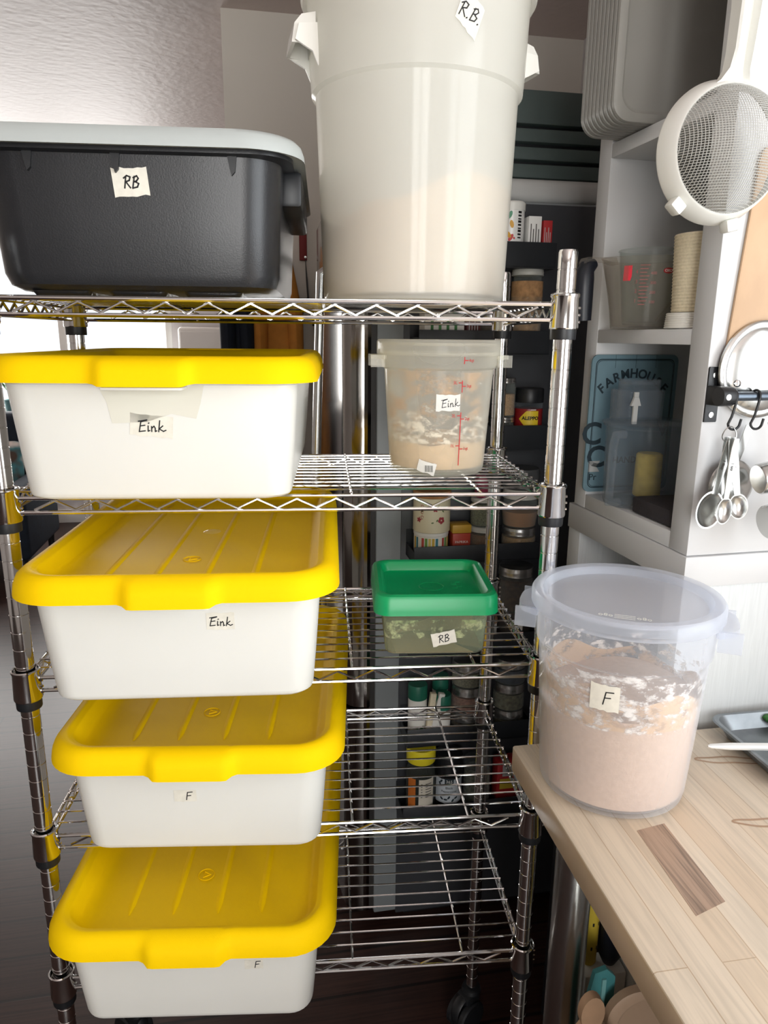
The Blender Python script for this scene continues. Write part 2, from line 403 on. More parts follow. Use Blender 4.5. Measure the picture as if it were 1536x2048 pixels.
# ------------------------------------------------------------------ the wire shelving rack
RW, RD = .735, .339
LV = [1.56, 1.3066, 1.0497, .7935, .5371]
rack = thing('wire_shelving_rack', 'tall chrome wire shelving rack on casters holding the lidded tubs', 'shelving rack')
post = MB()
PZ0, PZ1 = .105, 1.628
prof = [(0, 0), (.0125, 0)]
z = .0254
while z < PZ1 - PZ0 - .01:
    prof += [(.0125, z - .0011), (.0119, z - .0006), (.0119, z + .0006), (.0125, z + .0011)]; z += .0254
prof += [(.0125, PZ1 - PZ0 - .003), (.0112, PZ1 - PZ0), (0, PZ1 - PZ0)]
post.lathe(prof, 20)
p0 = post.build('post', M_chrome, rack, loc=(0, 0, PZ0))
for x, y in ((RW, 0), (RW, RD), (0, RD)): dup(p0, loc=(x, y, PZ0))
H_T = .0195
def truss(x0, y0, x1, y1, z, zig, r=.0028, phase=0):
    """a shelf edge: two rails with a zigzag wire between"""
    b = MB(); d = Vector((x1 - x0, y1 - y0, 0)); L = d.length; d.normalize(); P = Vector((x0, y0, z))
    b.tube([P + d * .012, P + d * (L - .012)], r, 8)
    b.tube([P + d * .012 + Vector((0, 0, -H_T)), P + d * (L - .012) + Vector((0, 0, -H_T))], r, 8)
    n = int((L - .07) / zig * 2); s0 = (L - n * zig / 2) / 2; pts = []
    for i in range(n + 1): pts.append(P + d * (s0 + i * zig / 2) + Vector((0, 0, -.0035 if (i + phase) % 2 else -H_T + .0035)))
    b.tube(pts, .0019, 6)
    return b
def shelf(zl, k):
    s = bpy.data.objects.new('wire_shelf', None); COL.objects.link(s); s.parent = rack; s.location = (0, 0, zl)
    truss(0, 0, RW, 0, 0, .053).build('front_truss', M_chrome, s)
    truss(0, RD, RW, RD, 0, .053, phase=1).build('back_truss', M_chrome, s)
    truss(0, 0, 0, RD, 0, .036, .0026).build('side_truss', M_chrome, s)
    truss(RW, 0, RW, RD, 0, .036, .0026).build('side_truss', M_chrome, s)
    n = 12; dw = None
    for i in range(n):
        y = .026 + i * (RD - .052) / (n - 1)
        if dw is None: dw = MB().tube([(-.001, 0, .0036), (RW + .001, 0, .0036)], .0016, 6).build('deck_wire', M_chrome, s, loc=(0, y, 0))
        else: dup(dw, loc=(0, y, 0), parent=s)
    for x in (.245, .455, .635) if k else (.2, .42, .63): MB().tube([(x, -.001, .001), (x, RD + .001, .001)], .0022, 6).build('cross_rod', M_chrome, s)
    c = MB().lathe([(.0128, -.031), (.0185, -.031), (.0192, -.029), (.0178, .008), (.0192, .0105), (.0192, .013), (.0175, .0145), (.0165, .0135), (.0155, .006), (.0128, .004)], 24)
    for j in range(3): c.tube([(.018 + .0004, 0, -.022 + j * .009), (.0215, 0, -.022 + j * .009)], .002, 6)
    c = c.build('corner_collar', M_chrome, s)
    e = MB().lathe([(.0127, -.0445), (.0166, -.0445), (.0170, -.043), (.0172, -.029), (.0127, -.029)], 24)
    e = e.build('clip_sleeve', M_black, s)
    for o in (c, e):
        for x, y, r in ((RW, 0, PI), (RW, RD, PI), (0, RD, 0)): dup(o, loc=(x, y, 0))
    for o in list(s.children):
        if o.name.startswith('corner_collar') and o.location.x > .3: o.rotation_euler = (0, 0, 0)
    return s
s1 = shelf(LV[0], 0)
s2 = shelf(LV[1], 1)
for zl in LV[2:]: dup(s2, loc=(0, 0, zl))
def caster(x, y, a):
    c = bpy.data.objects.new('caster', None); COL.objects.link(c); c.parent = rack; c.location = (x, y, 0); c.rotation_euler = (0, 0, a)
    b = MB().lathe([(0, .108), (.008, .108), (.008, .1), (.02, .098), (.022, .09), (.012, .086), (0, .086)], 20)
    b.box(-.018, .018, -.012, .03, .06, .09, bev=.006)
    b.lathe([(.036, -.011), (.039, -.006), (.039, .006), (.036, .011)], 24, T=Matrix.Translation((0, .018, .05)) @ Matrix.Rotation(PI / 2, 4, 'Y'))
    b.build('caster_fork', M_black, c)
    b = MB()
    for sx in (-.017, .017): b.lathe([(0, -.008), (.034, -.008), (.0375, -.005), (.0375, .005), (.034, .008), (0, .008)], 28, T=Matrix.Translation((sx, .018, .038)) @ Matrix.Rotation(PI / 2, 4, 'Y'))
    b.build('wheel', M_black, c)
for x, y, a in ((0, 0, .4), (RW, 0, -.5), (RW, RD, 2.2), (0, RD, .9)): caster(x, y, a)

# ------------------------------------------------------------------ yellow-lidded tubs
def sstep(a, b, x): t = max(0, min(1, (x - a) / (b - a))); return t * t * (3 - 2 * t)
TB = (.168, .235)     # half size of the tub's foot
def tub_y(z): return -(TB[1] + .014 * z / .16)
def make_tub(lab):
    t = thing('food_storage_tub', lab, 'tub', group='yellow-lidded tubs on the rack')
    b = MB(); L = []
    for z, d in ((0, -.009), (.0018, -.004), (.005, -.001), (.010, 0)): L.append(rr(TB[0] + d, TB[1] + d, .032, z, ns=6))
    for z in (.06, .11, .146): f = z / .16; L.append(rr(TB[0] + .012 * f, TB[1] + .014 * f, .034, z, ns=6))
    L += [rr(TB[0] + .019, TB[1] + .021, .04, .151, ns=6), rr(TB[0] + .019, TB[1] + .021, .04, .156, ns=6), rr(TB[0] + .008, TB[1] + .01, .034, .156, ns=6),
          rr(TB[0] - .004, TB[1] - .004, .03, .02, ns=6), rr(TB[0] - .012, TB[1] - .012, .03, .006, ns=6)]
    b.loft(L)
    b.box(-.047, .047, -(TB[1] + .047), -(TB[1] + .006), .1415, .1455, bev=.0018)          # hand grip under the lid
    b.box(-.047, .047, TB[1] + .006, TB[1] + .047, .1415, .1455, bev=.0018)
    b.build('tub_body', M_tub, t)
    hx, hy, r = .204, .278, .066
    prof = [(.006, .148), (0, .1455), (.0005, .150), (.002, .160), (.006, .1695), (.012, .1752), (.018, .177), (.0225, .1765), (.025, .1740), (.0275, .1738), (.030, .1715), (.037, .158), (.043, .155)]
    b = MB(); b.loft([rr(hx - d, hy - d, max(.02, r - d * .8), z, ns=40, nc=8) for d, z in prof], cap0=False)
    def bump(x, y, z):
        for sy in (-1, 1):
            if y * sy > hy - .028 and abs(x) < .075:
                w = 1 - sstep(.046, .060, abs(x)); k = sstep(.177, .170, z)
                y += sy * .010 * w * max(.15, k); z -= .0035 * w * sstep(.170, .148, z)
        return (x, y, z)
    b.deform(bump); b.deform(lambda x, y, z: (x, y, z + .004))
    for x in (-.095, -.032, .032, .095):                                                    # raised ribs of the lid
        b.loft([[(x - .007 * k, y, .1588), (x - .003 * k, y, .1588 + .0017 * k), (x + .0005 * k, y, .1588 + .0019 * k), (x + .004 * k, y, .1588)] for y, k in ((-.208, .3), (-.19, 1), (.19, 1), (.208, .3))])
    b.tube([(.0 + .012 * math.cos(a), -.13 + .012 * math.sin(a), .1592) for a in [2 * PI * i / 24 for i in range(24)]], .0008, 5, True)
    b.tube([(.007 * math.cos(a), -.13 + .007 * math.sin(a), .1592) for a in [2 * PI * i / 3 for i in range(3)]], .0008, 5, True)
    b.build('lid', M_yellow, t, ang=50)
    return t
def front_fn(x0, z0): return lambda u, v, h: (x0 + u, tub_y(z0 + v) - h, z0 + v)
spec = [  # level, front middle x, y, turn, label text, label x, z, w, h, letter height, label rot
 (1, .2070, -.0430, -.9, 'Eink', .000, .096, .052, .027, .0145, -.10, 'yellow-lidded milky tub, topmost of its kind, seen edge-on under the black tote'),
 (2, .2325, -.0885, -.5, 'Eink', .054, .113, .035, .023, .0125, .0, 'yellow-lidded tub marked Eink on the third shelf, whole lid in view with a droplet'),
 (3, .2385, -.0515, -2.6, 'F', -.018, .094, .031, .019, .013, .0, 'yellow-lidded tub marked F on the fourth shelf, second up from the floor'),
 (4, .224, -.092, -2.4, 'F', .087, .105, .026, .016, .012, .0, 'lowest yellow-lidded tub, marked F at its right corner, on the bottom shelf')]
for lv, fx, fy, a, txt, lx, lz, lw, lh, th, lr, lab in spec:
    t = make_tub(lab); a = rad(a); t.rotation_euler = (0, 0, a)
    t.location = (fx - math.sin(a) * TB[1], fy + math.cos(a) * TB[1], LV[lv] + .0055)
    label(t, txt, lw, lh, th, front_fn(lx, lz), M_tape, rot=lr, dv=0, du=(.004 if txt == 'F' else 0), ink_w=.1)
    if lv == 2:
        d = MB().lathe([(.0, .0022), (.006, .0020), (.011, .0013), (.014, 0)], 28, (.005, .015, .1591)); d.deform(lambda x, y, z: (x, .015 + (y - .015) * 1.1, z))
        d.build('water_drop', clear('water', '#ffffff', .04, .02, 0, .4, '#fff6d0'), t)
    if lv == 1:
        g = MB(); fn = front_fn(.005, .135)
        g.prism([(-.066, .012), (.062, .012), (.056, -.012), (.05, -.03), (.02, -.024), (-.01, -.034), (-.052, -.036), (-.056, -.01)], .0002, .0004, fn)
        g.build('bare_wall_patch', mat('bare_plastic', '#dfddd0', .14), t)

# ------------------------------------------------------------------ black tote with a grey lid
tote = thing('storage_tote', 'big black plastic tote with a pale grey lid on the top shelf', 'tote', (.187, .235, LV[0] + .0055))
def TL(d, z, f): return rr(.175 + .007 * f + d, .226 + .014 * f + d, .05, z, ns=4, nc=8)
b = MB(); L = [TL(-.032, .004, 0), TL(-.016, .006, 0), TL(-.005, .012, 0), TL(0, .026, 0), TL(0, .10, .5), TL(0, .160, 1), TL(.014, .161, 1), TL(.014, .170, 1), TL(0, .170, 1), TL(-.004, .1, .5), TL(-.008, .03, 0), TL(-.03, .02, 0)]
b.loft(L)
for x in (-.10, -.005, .09):
    for y in (-.155, .155): b.loft([rr(.034, .05, .008, .0, x, y), rr(.038, .054, .01, .0055, x, y)])
b.build('tote_body', M_tote, tote)
for x in (-.113, -.012, .125):
    for sy in (-1, 1):
        b = MB(); b.prism([(x - .006, .163), (x + .006, .163), (x + .003, .143), (x - .001, .139), (x - .003, .146)], -.243, -.232, lambda u, v, h: (u, h, v) if sy < 0 else (u, -h, v)); b.build('rim_rib', M_black, tote)
for sx in (-1, 1):
    b = MB(); b.box(.174, .206, -.16, .12, .118, .163, bev=.006); b.deform(lambda x, y, z: (x * sx, y, z)); b.build('handle_flap', M_black, tote)
b = MB(); hx, hy = .211, .268
b.loft([rr(hx - d, hy - d, .075, z, ns=4, nc=10) for d, z in ((.004, .166), (0, .164), (.001, .172), (.004, .181), (.009, .1865), (.018, .188), (.03, .187), (.036, .182), (.05, .181))], cap0=True)
b.build('lid', M_greylid, tote)
label(tote, 'RB', .042, .031, .0135, lambda u, v, h: (.003 + u, -(.226 + .014 * (.130 + v - .036) / .124) - h, .130 + v), M_tape, rot=.07, trot=.0, du=.001, ink_w=.13)

# ------------------------------------------------------------------ helpers for round tubs
def cone_fn(cx, cy, r_of_z, a0, z0):
    """tape and print on a round wall: a0 is the heading of its middle, u runs to the right as seen from outside"""
    def fn(u, v, h):
        r = r_of_z(z0 + v); a = a0 + u / r
        return (cx + (r + h) * math.cos(a), cy + (r + h) * math.sin(a), z0 + v)
    return fn
def handle_ears(b, R, z, a, w=.06, out=.02, h=.012, drop=.03):
    T = Matrix.Rotation(a, 4, 'Z')
    P = []
    for i in range(9):
        t = -1 + 2 * i / 8; P.append((R + out * (1 - abs(t) ** 4) - .002, t * w))
    P += [(R - .006, w), (R - .006, -w)]
    b.prism(P, z - h, z, T=T)
    b.box(R - .004, R + out * .95, -w * .93, -w * .93 + .004, z - drop, z, T=T); b.box(R - .004, R + out * .95, w * .93 - .004, w * .93, z - drop, z, T=T)

def strip(mb, u0, u1, top, bot, fn, m=0, n=10):
    for i in range(n):
        a, b_ = u0 + (u1 - u0) * i / n, u0 + (u1 - u0) * (i + 1) / n
        mb.prism([(a, bot(a)), (b_, bot(b_)), (b_, top(b_)), (a, top(a))], .0002, .0005, fn, m)
# big milky bucket
BC = (.555, .17)
big = thing('food_storage_bucket', 'big round milky white bucket with side handles beside the black tote', 'bucket', (BC[0], BC[1], LV[0] + .0055))
rb = lambda z: .1345 + (.143 - .1345) * min(z, .272) / .272 if z < .272 else .149 + .006 * (z - .272) / .13
b = MB().lathe([(0, .006), (.124, .006), (.126, 0), (.1325, .002), (.1345, .008), (rb(.15), .15), (.143, .272), (.1435, .275), (.149, .279), (.1505, .30), (.155, .425), (.153, .426), (.147, .295), (.141, .275), (.132, .01), (0, .009)], 72)
b.build('bucket_body', M_bucket, big)
for a in (PI + rad(10), rad(16)):
    hb = MB()
    T = Matrix.Rotation(a, 4, 'Z')
    hb.loft([[(.150, -.036, zz), (.150 + o, -.036 + s, zz), (.150 + o, .036 - s, zz), (.150, .036, zz)] for zz, o, s in ((.362, .003, .002), (.359, .018, .004), (.349, .027, .006), (.326, .031, .006), (.326, .026, .009), (.348, .022, .009), (.356, .003, .009))], T=T)
    for sy in (-1, 1): hb.prism([(.1465, .350), (.172, .347), (.177, .328), (.166, .322), (.154, .316), (.1465, .300)], -.002, .002, lambda u, v, h: (u, sy * .034 + h, v), T=T)
    hb.build('side_handle', M_handle, big)
b = MB().lathe([(.1545, .392), (.160, .391), (.1625, .395), (.1625, .416), (.160, .426), (.153, .430), (.147, .426), (.142, .418), (0, .418), (0, .415), (.146, .415), (.156, .42), (.1565, .396)], 72)
b.build('lid', M_bucket, big)
def heap(rf, zf, n=72, rings=14):
    b = MB(); vs = []; fs = []
    for k in range(rings + 1):
        for j in range(n):
            a = 2 * PI * j / n; ce, se = math.cos(a), math.sin(a); r = rf(zf(rf(.1) * ce, rf(.1) * se)) * k / rings; vs.append((r * math.cos(a), r * math.sin(a), zf(r * math.cos(a), r * math.sin(a))))
    for k in range(rings):
        for j in range(n): fs.append([k * n + j, (k + 1) * n + j, (k + 1) * n + (j + 1) % n, k * n + (j + 1) % n])
    base = len(vs)
    for zz in (.5, .1, 0):
        pass
    m0 = len(vs)
    for lev in range(1, 7):
        for j in range(n):
            a = 2 * PI * j / n; top = vs[rings * n + j][2]; z = top * (1 - lev / 6) + .011 * (lev / 6); r = rf(z); vs.append((r * math.cos(a), r * math.sin(a), z))
    for lev in range(6):
        for j in range(n):
            A = rings * n if lev == 0 else m0 + (lev - 1) * n; B = m0 + lev * n
            fs.append([A + j, B + j, B + (j + 1) % n, A + (j + 1) % n])
    fs.append([m0 + 5 * n + j for j in range(n)])
    return b.add(vs, fs)
zf = lambda x, y: .128 + .030 * sstep(-.09, .0, x + .3 * y) - .035 * math.exp(-((x + .10) ** 2 + (y + .06) ** 2) / .002) + .004 * math.sin(40 * x + 9 * y)
heap(lambda z: rb(z) - .0045, zf).build('flour', M_buckflour, big)
label(big, 'R.B.', .034, .038, .016, cone_fn(0, 0, rb, rad(-72), .336), M_tape, rot=-.35, skew=-.35, trot=-.32, ink_w=.09)

# round container marked Eink
EC = (.597, .17); ez = LV[1] + .0055
eink = thing('round_food_container', 'round hazy clear container with red measure marks and a taped note, second shelf', 'container', (EC[0], EC[1], ez))
re_ = lambda z: .0745 + (.0845 - .0745) * min(z, .165) / .165 if z < .160 else .0885 + .003 * (z - .16) / .03
b = MB().lathe([(0, .002), (.068, .002), (.071, 0), (.0735, .003), (.0748, .010), (re_(.08), .08), (.0845, .158), (.0885, .161), (.0915, .183), (.0905, .183), (.087, .162), (.0832, .158), (.0733, .01), (.069, .004), (0, .004)], 64)
handle_ears(b, .0905, .179, PI, .035, .018, .006, .018); handle_ears(b, .0905, .179, 0, .035, .018, .006, .018)
b.build('container_body', M_pp2, eink)
MB().lathe([(.0925, .179), (.0955, .179), (.0965, .182), (.0965, .198), (.094, .202), (.088, .201), (.085, .195), (0, .195), (0, .193), (.087, .193), (.092, .197), (.093, .181)], 64).build('lid', M_pp2, eink)
heap(lambda z: re_(z) - .0036, lambda x, y: .052 + .004 * math.sin(70 * x) + .003 * math.cos(55 * y + 20 * x), 64, 8).build('flour', M_flour, eink)
def shell(rf, z0, z1, name, M, parent, n=64, k=10, off=.0015, top=None):
    b = MB(); b.lathe([(rf(z0 + (z1 - z0) * i / k) - off, z0 + (z1 - z0) * i / k) for i in range(k + 1)], n)
    if top: b.deform(lambda x, y, z: (x, y, z0 + (z - z0) * top(math.atan2(y, x))))
    return b.build(name, M, parent)
shell(re_, .05, .155, 'flour_residue', M_resE, eink, off=.0030)
shell(re_, .05, .085, 'flour_dust', M_resW, eink, off=.0025, top=lambda a: 1 + .4 * math.sin(5 * a))
cf = cone_fn(0, 0, re_, rad(-83), 0)
b = MB(); vline = lambda u, v0, v1, w=.0007: b.prism([(u - w, v0), (u + w, v0), (u + w, v1), (u - w, v1)], .0002, .0005, cf)
hl = lambda u0, u1, v, w=.0007: b.prism([(u0, v - w), ((u0 + u1) / 2, v - w), (u1, v - w), (u1, v + w), ((u0 + u1) / 2, v + w), (u0, v + w)], .0002, .0005, cf)
vline(.013, .018, .098); vline(.013, .127, .144); vline(.013, .168, .178)
for v, sL, sR in ((.046, '1L', '1qt'), (.091, '2L', '2qt'), (.139, '3L', '3qt')):
    hl(.007, .013, v + .002); text(b, sL, .0066, cf, .002, v + .002, depth=.0002); hl(.013, .019, v - .003); text(b, sR, .0066, cf, .0245, v - .003, depth=.0002)
hl(.013, .019, .173); text(b, '4qt', .0066, cf, .0245, .173, depth=.0002)
b.build('measure_marks', M_red, eink)
label(eink, 'Eink', .036, .024, .012, cone_fn(0, 0, re_, rad(-88), .112), M_tapew, du=.003, trot=.1, ink_w=.08)
pb = patch(.028, .018, cone_fn(0, 0, re_, rad(-110), .015), 'price_sticker', M_tapew, eink, rot=-.25, jag=.08)
b = MB(); cf2 = cone_fn(0, 0, re_, rad(-107), .013)
for i in range(7): b.prism([(-.006 + i * .0018, -.005), (-.0052 + i * .0018, -.005), (-.0052 + i * .0018, .005), (-.006 + i * .0018, .005)], .0004, .0006, cf2)
b.build('barcode', M_ink, pb)

# square container with the green lid
gz = LV[2] + .0055
gre = thing('square_food_container', 'small square clear container with a green lid on the third shelf', 'container', (.583, .10, gz), rad(-2))
sq = lambda z: .0745 + .0035 * z / .06 if z < .06 else .081
b = MB(); Lp = [(-.008, 0), (-.002, .002), (0, .006)]
L = [rr(.0745 + d, .0745 + d, .016, zz, ns=3) for d, zz in Lp] + [rr(.078, .078, .018, .058, ns=3), rr(.0805, .0805, .019, .061, ns=3), rr(.0815, .0815, .02, .088, ns=3), rr(.0805, .0805, .019, .088, ns=3), rr(.0795, .0795, .019, .062, ns=3), rr(.077, .077, .017, .058, ns=3), rr(.0735, .0735, .015, .006, ns=3), rr(.07, .07, .015, .003, ns=3)]
b.loft(L); b.build('container_body', clear('clear_green_tinted_plastic', '#f2f7ec', .13, .12, .4, .45, '#dbe4ca'), gre)
b = MB(); b.loft([rr(.0728, .0728, .014, .0035, ns=3), rr(.0755, .0755, .015, .034, ns=12)])
b.deform(lambda x, y, z: (x, y, z + (.006 * math.sin(60 * x + 1) * math.cos(30 * y) - .003 if z > .02 else 0))); b.build('flour', M_rye, gre)
b = MB(); b.loft([rr(.0755, .0755, .015, .028, ns=6), rr(.0768, .0768, .016, .057, ns=6)], False, False); b.build('flour_residue', residue('rye_dust', '#b9b795', .52, 50), gre)
b = MB(); pr = [(.003, .072), (0, .070), (.0005, .076), (.0015, .093), (.004, .098), (.009, .1), (.0145, .0985), (.0165, .096), (.0205, .085), (.023, .0835)]
b.loft([rr(.0925 - d, .0925 - d, max(.012, .024 - d * .5), zz, ns=3, nc=8) for d, zz in pr], cap0=False)
b.tube([(.019 * math.cos(a), -.004 + .019 * math.sin(a), .0836) for a in [2 * PI * i / 40 for i in range(40)]], .0007, 5, True)
lf = lambda u, v, h: (u, v, .0834 + h)
for i in range(4): text(b, ['1 2 3', '4 5 6', '7 8 9', '10 11'][i] if False else '|||', .009, lf, .036 + .007 * (i % 2), -.012 + .009 * i, rot=PI / 2, depth=.0003)
b.build('lid', M_green, gre)
label(gre, 'RB', .036, .021, .012, lambda u, v, h: (.012 + u, -sq(.028 + v) - h, .028 + v), M_tape, rot=.22, trot=.2, du=.0, ink_w=.1)
for ch in gre.children:
    pass

# ------------------------------------------------------------------ butcher block table
TA = rad(5); TZ = .94
tab = thing('work_table', 'butcher block work table with a round steel leg, in the right foreground', 'table', (.687, -.038, 0), TA)
tp = MB().box(0, .70, -1.45, 0, TZ - .041, TZ, bev=.004)
tp.build('table_top', M_block, tab)
st = MB(); st.prism([(.080, -.335), (.122, -.322), (.126, -.196), (.086, -.203)], 0.0001, .0004, lambda u, v, h: (u, v, TZ + h)); st.build('dark_stave', M_stave, tab)
for (cx, cy, ln) in ((.245, -.075, .10), (.212, -.206, .12)):
    wm = MB(); pts = []
    for i in range(40):
        a = 2 * PI * i / 40; pts.append((cx + ln / 2 + (ln / 2) * math.cos(a), cy - (cx + ln / 2 + ln / 2 * math.cos(a) - cx) * .2 + .0075 * math.sin(a) * (1 + .2 * math.sin(5 * a)), TZ + .0002))
    wm.tube(pts, .0016, 5, True, flat=.12); wm.build('water_stain', mat('stain', '#a98a70', .5), tab)
def leg(x, y):
    b = MB().lathe([(0, .05), (.027, .05), (.0275, .055), (.0275, TZ - .05), (.034, TZ - .046), (.034, TZ - .041), (0, TZ - .041)], 32, (x, y, 0)); b.build('leg', M_steel, tab)
    MB().lathe([(0, 0), (.02, 0), (.022, .01), (.016, .05), (0, .05)], 20, (x, y, 0)).build('foot', M_black, tab)
for x, y in ((.085, -.055), (.64, -.055), (.085, -1.39), (.64, -1.39)): leg(x, y)
MB().box(.06, .67, -1.42, -.03, .28, .30, bev=.003).build('undershelf', M_steel, tab)

# round bucket marked F
fb = thing('round_food_container', 'large round frosted clear bucket marked F, half full of flour, on the table corner', 'container', (.800, -.122, TZ), rad(-24))
rf_ = lambda z: .094 + .0115 * z / .2 if z < .2 else .109 + .003 * (z - .2) / .05
b = MB().lathe([(0, .003), (.086, .003), (.089, 0), (.0925, .003), (.094, .011), (rf_(.1), .1), (.1055, .198), (.109, .201), (.1118, .248), (.1105, .248), (.1075, .202), (.104, .198), (.0925, .012), (.087, .005), (0, .005)], 72)
b.build('container_body', M_pp, fb)
for a in (PI, 0):
    b = MB(); handle_ears(b, .1105, .243, a, .045, .024, .008, .026); b.build('side_handle', M_pplid, fb)
MB().lathe([(.1125, .247), (.1165, .246), (.118, .249), (.118, .262), (.115, .2665), (.109, .267), (.103, .2655), (.099, .258), (.097, .2565), (0, .2565), (0, .2545), (.099, .2545), (.106, .262), (.113, .262), (.1135, .25)], 72).build('lid', M_pplid, fb)
heap(lambda z: rf_(z) - .0042, lambda x, y: .128 + .010 * math.sin(18 * x + 1) + .004 * math.cos(40 * y), 64, 10).build('flour', M_flourF, fb)
shell(rf_, .122, .158, 'flour_residue', M_resF, fb, off=.0036, top=lambda a: 1.0 + .35 * math.sin(a * 1.0 + 3.6) + .2 * math.sin(6 * a))
shell(rf_, .12, .19, 'flour_dust', M_resW, fb, off=.0030, top=lambda a: .9 + .22 * math.sin(a + 3.4) + .1 * math.sin(5 * a + 2))
b = MB(); lf = lambda u, v, h: (u, v, .2566 + h)
for u in (-.022, .022): text(b, 'o8o', .011, lf, u, -.068, depth=.0002)
for i in range(3): b.box(-.012, .012, -.064 - .005 * i, -.063 - .005 * i, .2566, .2569)
b.build('lid_embossing', M_whitepl, fb)
label(fb, 'F', .034, .034, .017, cone_fn(0, 0, rf_, rad(-98), .166), M_tape, du=.002, trot=.0, ink_w=.08)

# tray, stick, green leaf on the table
tl = lambda x, y, z: tuple(Matrix.Translation((.687, -.038, 0)) @ Matrix.Rotation(TA, 4, 'Z') @ Vector((x, y, z)))
tray = thing('baking_tray', 'worn grey aluminium baking tray on the table at the right edge', 'tray', tl(.43, -.085, TZ), TA)
b = MB(); prf = [(.018, .0), (.012, .002), (.001, .022), (-.003, .0235), (-.004, .022), (-.0045, .0205), (-.002, .0215), (.0, .0205), (.011, .0015), (.018, -.0)]
b.loft([rr(.118 - d, .0795 - d, .022, zz, ns=2) for d, zz in ((.016, 0), (.011, .002), (.001, .021), (-.003, .0225), (-.0045, .021), (-.003, .0235), (.002, .0235), (.0125, .0035), (.018, .0018))], True, True)
b.build('tray_pan', M_dullsteel, tray)
stick = thing('white_spatula', 'slim white plastic handle lying across the rim of the grey tray', 'utensil', tl(.253, -.087, TZ + .0235), TA + rad(-10))
b = MB(); b.loft([[(x, y * w, z * h + .004) for y, z in ((-1, 0), (-.7, 1), (.7, 1), (1, 0), (.7, -1), (-.7, -1))] for x, w, h in ((0, .001, .001), (.004, .0035, .002), (.03, .0048, .0035), (.12, .005, .004), (.17, .009, .003), (.22, .012, .0015))])
b.build('spatula_handle', M_white, stick)
lf_ = thing('vegetable', 'dark green vegetable lying in the grey tray at the right edge', 'vegetable', tl(.425, -.03, TZ + .006), TA - .6)
b = MB(); b.loft([[(x, r * math.cos(a), .011 + r * .8 * math.sin(a)) for a in [2 * PI * i / 12 for i in range(12)]] for x, r in ((-.035, .001), (-.03, .007), (-.01, .0115), (.03, .012), (.05, .009), (.062, .004), (.066, .001))]); b.build('vegetable_flesh', M_leaf, lf_)

# ------------------------------------------------------------------ white cube shelving at the right
UA = rad(8); UO = Matrix.Translation((.94, 0, 0)) @ Matrix.Rotation(UA, 4, 'Z')
def un(s, t, z): return tuple(UO @ Vector((s, t, z)))       # s to the right into the unit, t away from the camera
UD, UTW, UB = .385, .347, 1.212
up = thing('cube_shelf', 'white open cube shelf unit standing on the lower white unit', 'shelf unit', un(0, 0, UB), UA)
MB().box(0, UD, 0, .044, 0, .98, bev=.0015).build('side_panel', M_unit, up)
MB().box(0, UD, UTW - .04, UTW, 0, .98, bev=.0015).build('side_panel', M_unit, up)
MB().box(UD - .012, UD, .044, UTW - .04, .03, .95).build('back_panel', M_unit, up)
for z0, z1, n in ((0, .026, 'bottom_board'), (.298, .32, 'shelf_board'), (.596, .618, 'shelf_board'), (.954, .98, 'top_board')):
    MB().box(.0005, UD - .012, .044, UTW - .04, z0, z1, bev=.001).build(n, M_unit, up)
lo = thing('cube_shelf', 'white woodgrain lower cabinet under the cube shelf, behind the table', 'shelf unit', un(0, 0, 0), UA)
LW = .36
MB().box(-.003, UD + .003, -.004, LW, UB - .048, UB - .001, bev=.001).build('top_board', M_unit, lo)
LB = .74
MB().box(0, UD, 0, .044, LB, UB - .049, bev=.001).build('side_panel', M_unitlow, lo)
MB().box(0, UD, LW - .044, LW, LB, UB - .049, bev=.001).build('side_panel', M_unitlow, lo)
MB().box(UD - .012, UD, .044, LW - .044, LB, UB - .049).build('back_panel', M_unit, lo)
MB().box(.001, UD - .012, .044, LW - .044, LB, LB + .03).build('shelf_board', M_unit, lo)
for lx_ in (.025, UD - .025):
    for ly_ in (.022, LW - .022): MB().box(lx_ - .012, lx_ + .012, ly_ - .012, ly_ + .012, 0, LB - .0005).build('leg', M_black, lo)
# lids on edge in the top cube
for i in range(9):
    t = .292 - i * .0118
    nm = ['frontmost', 'second from the front', 'third from the front', 'fourth from the front', 'fifth from the front', 'sixth from the front', 'seventh from the front', 'eighth from the front', 'rearmost'][8 - i]
    o = thing('container_lid', 'translucent white lid standing on edge in the top cube, ' + nm, 'lid', un(.062, t, 1.832), UA, 'translucent lids on edge in the top cube')
    b = MB(); hx, hz = .127, .150
    b.loft([[(x, y, zz + hz) for x, zz, y in [(p[0], p[1], d2) for p in rr(hx - d, hz - d, .028, 0, nc=8)]] for d, d2 in ((.002, .0045), (0, .003), (0, -.003), (.002, -.0045), (.012, -.0045), (.015, -.001), (.018, -.0002))])
    b.build('lid_panel', M_lidstack, o)
    if i == 8:
        MB().tube([(.105 + .012 * math.cos(a), -.006, .205 + .02 * math.sin(a)) for a in [2 * PI * k / 20 for k in range(20)]], .0015, 6, True).build('lid_tab', M_lidstack, o)
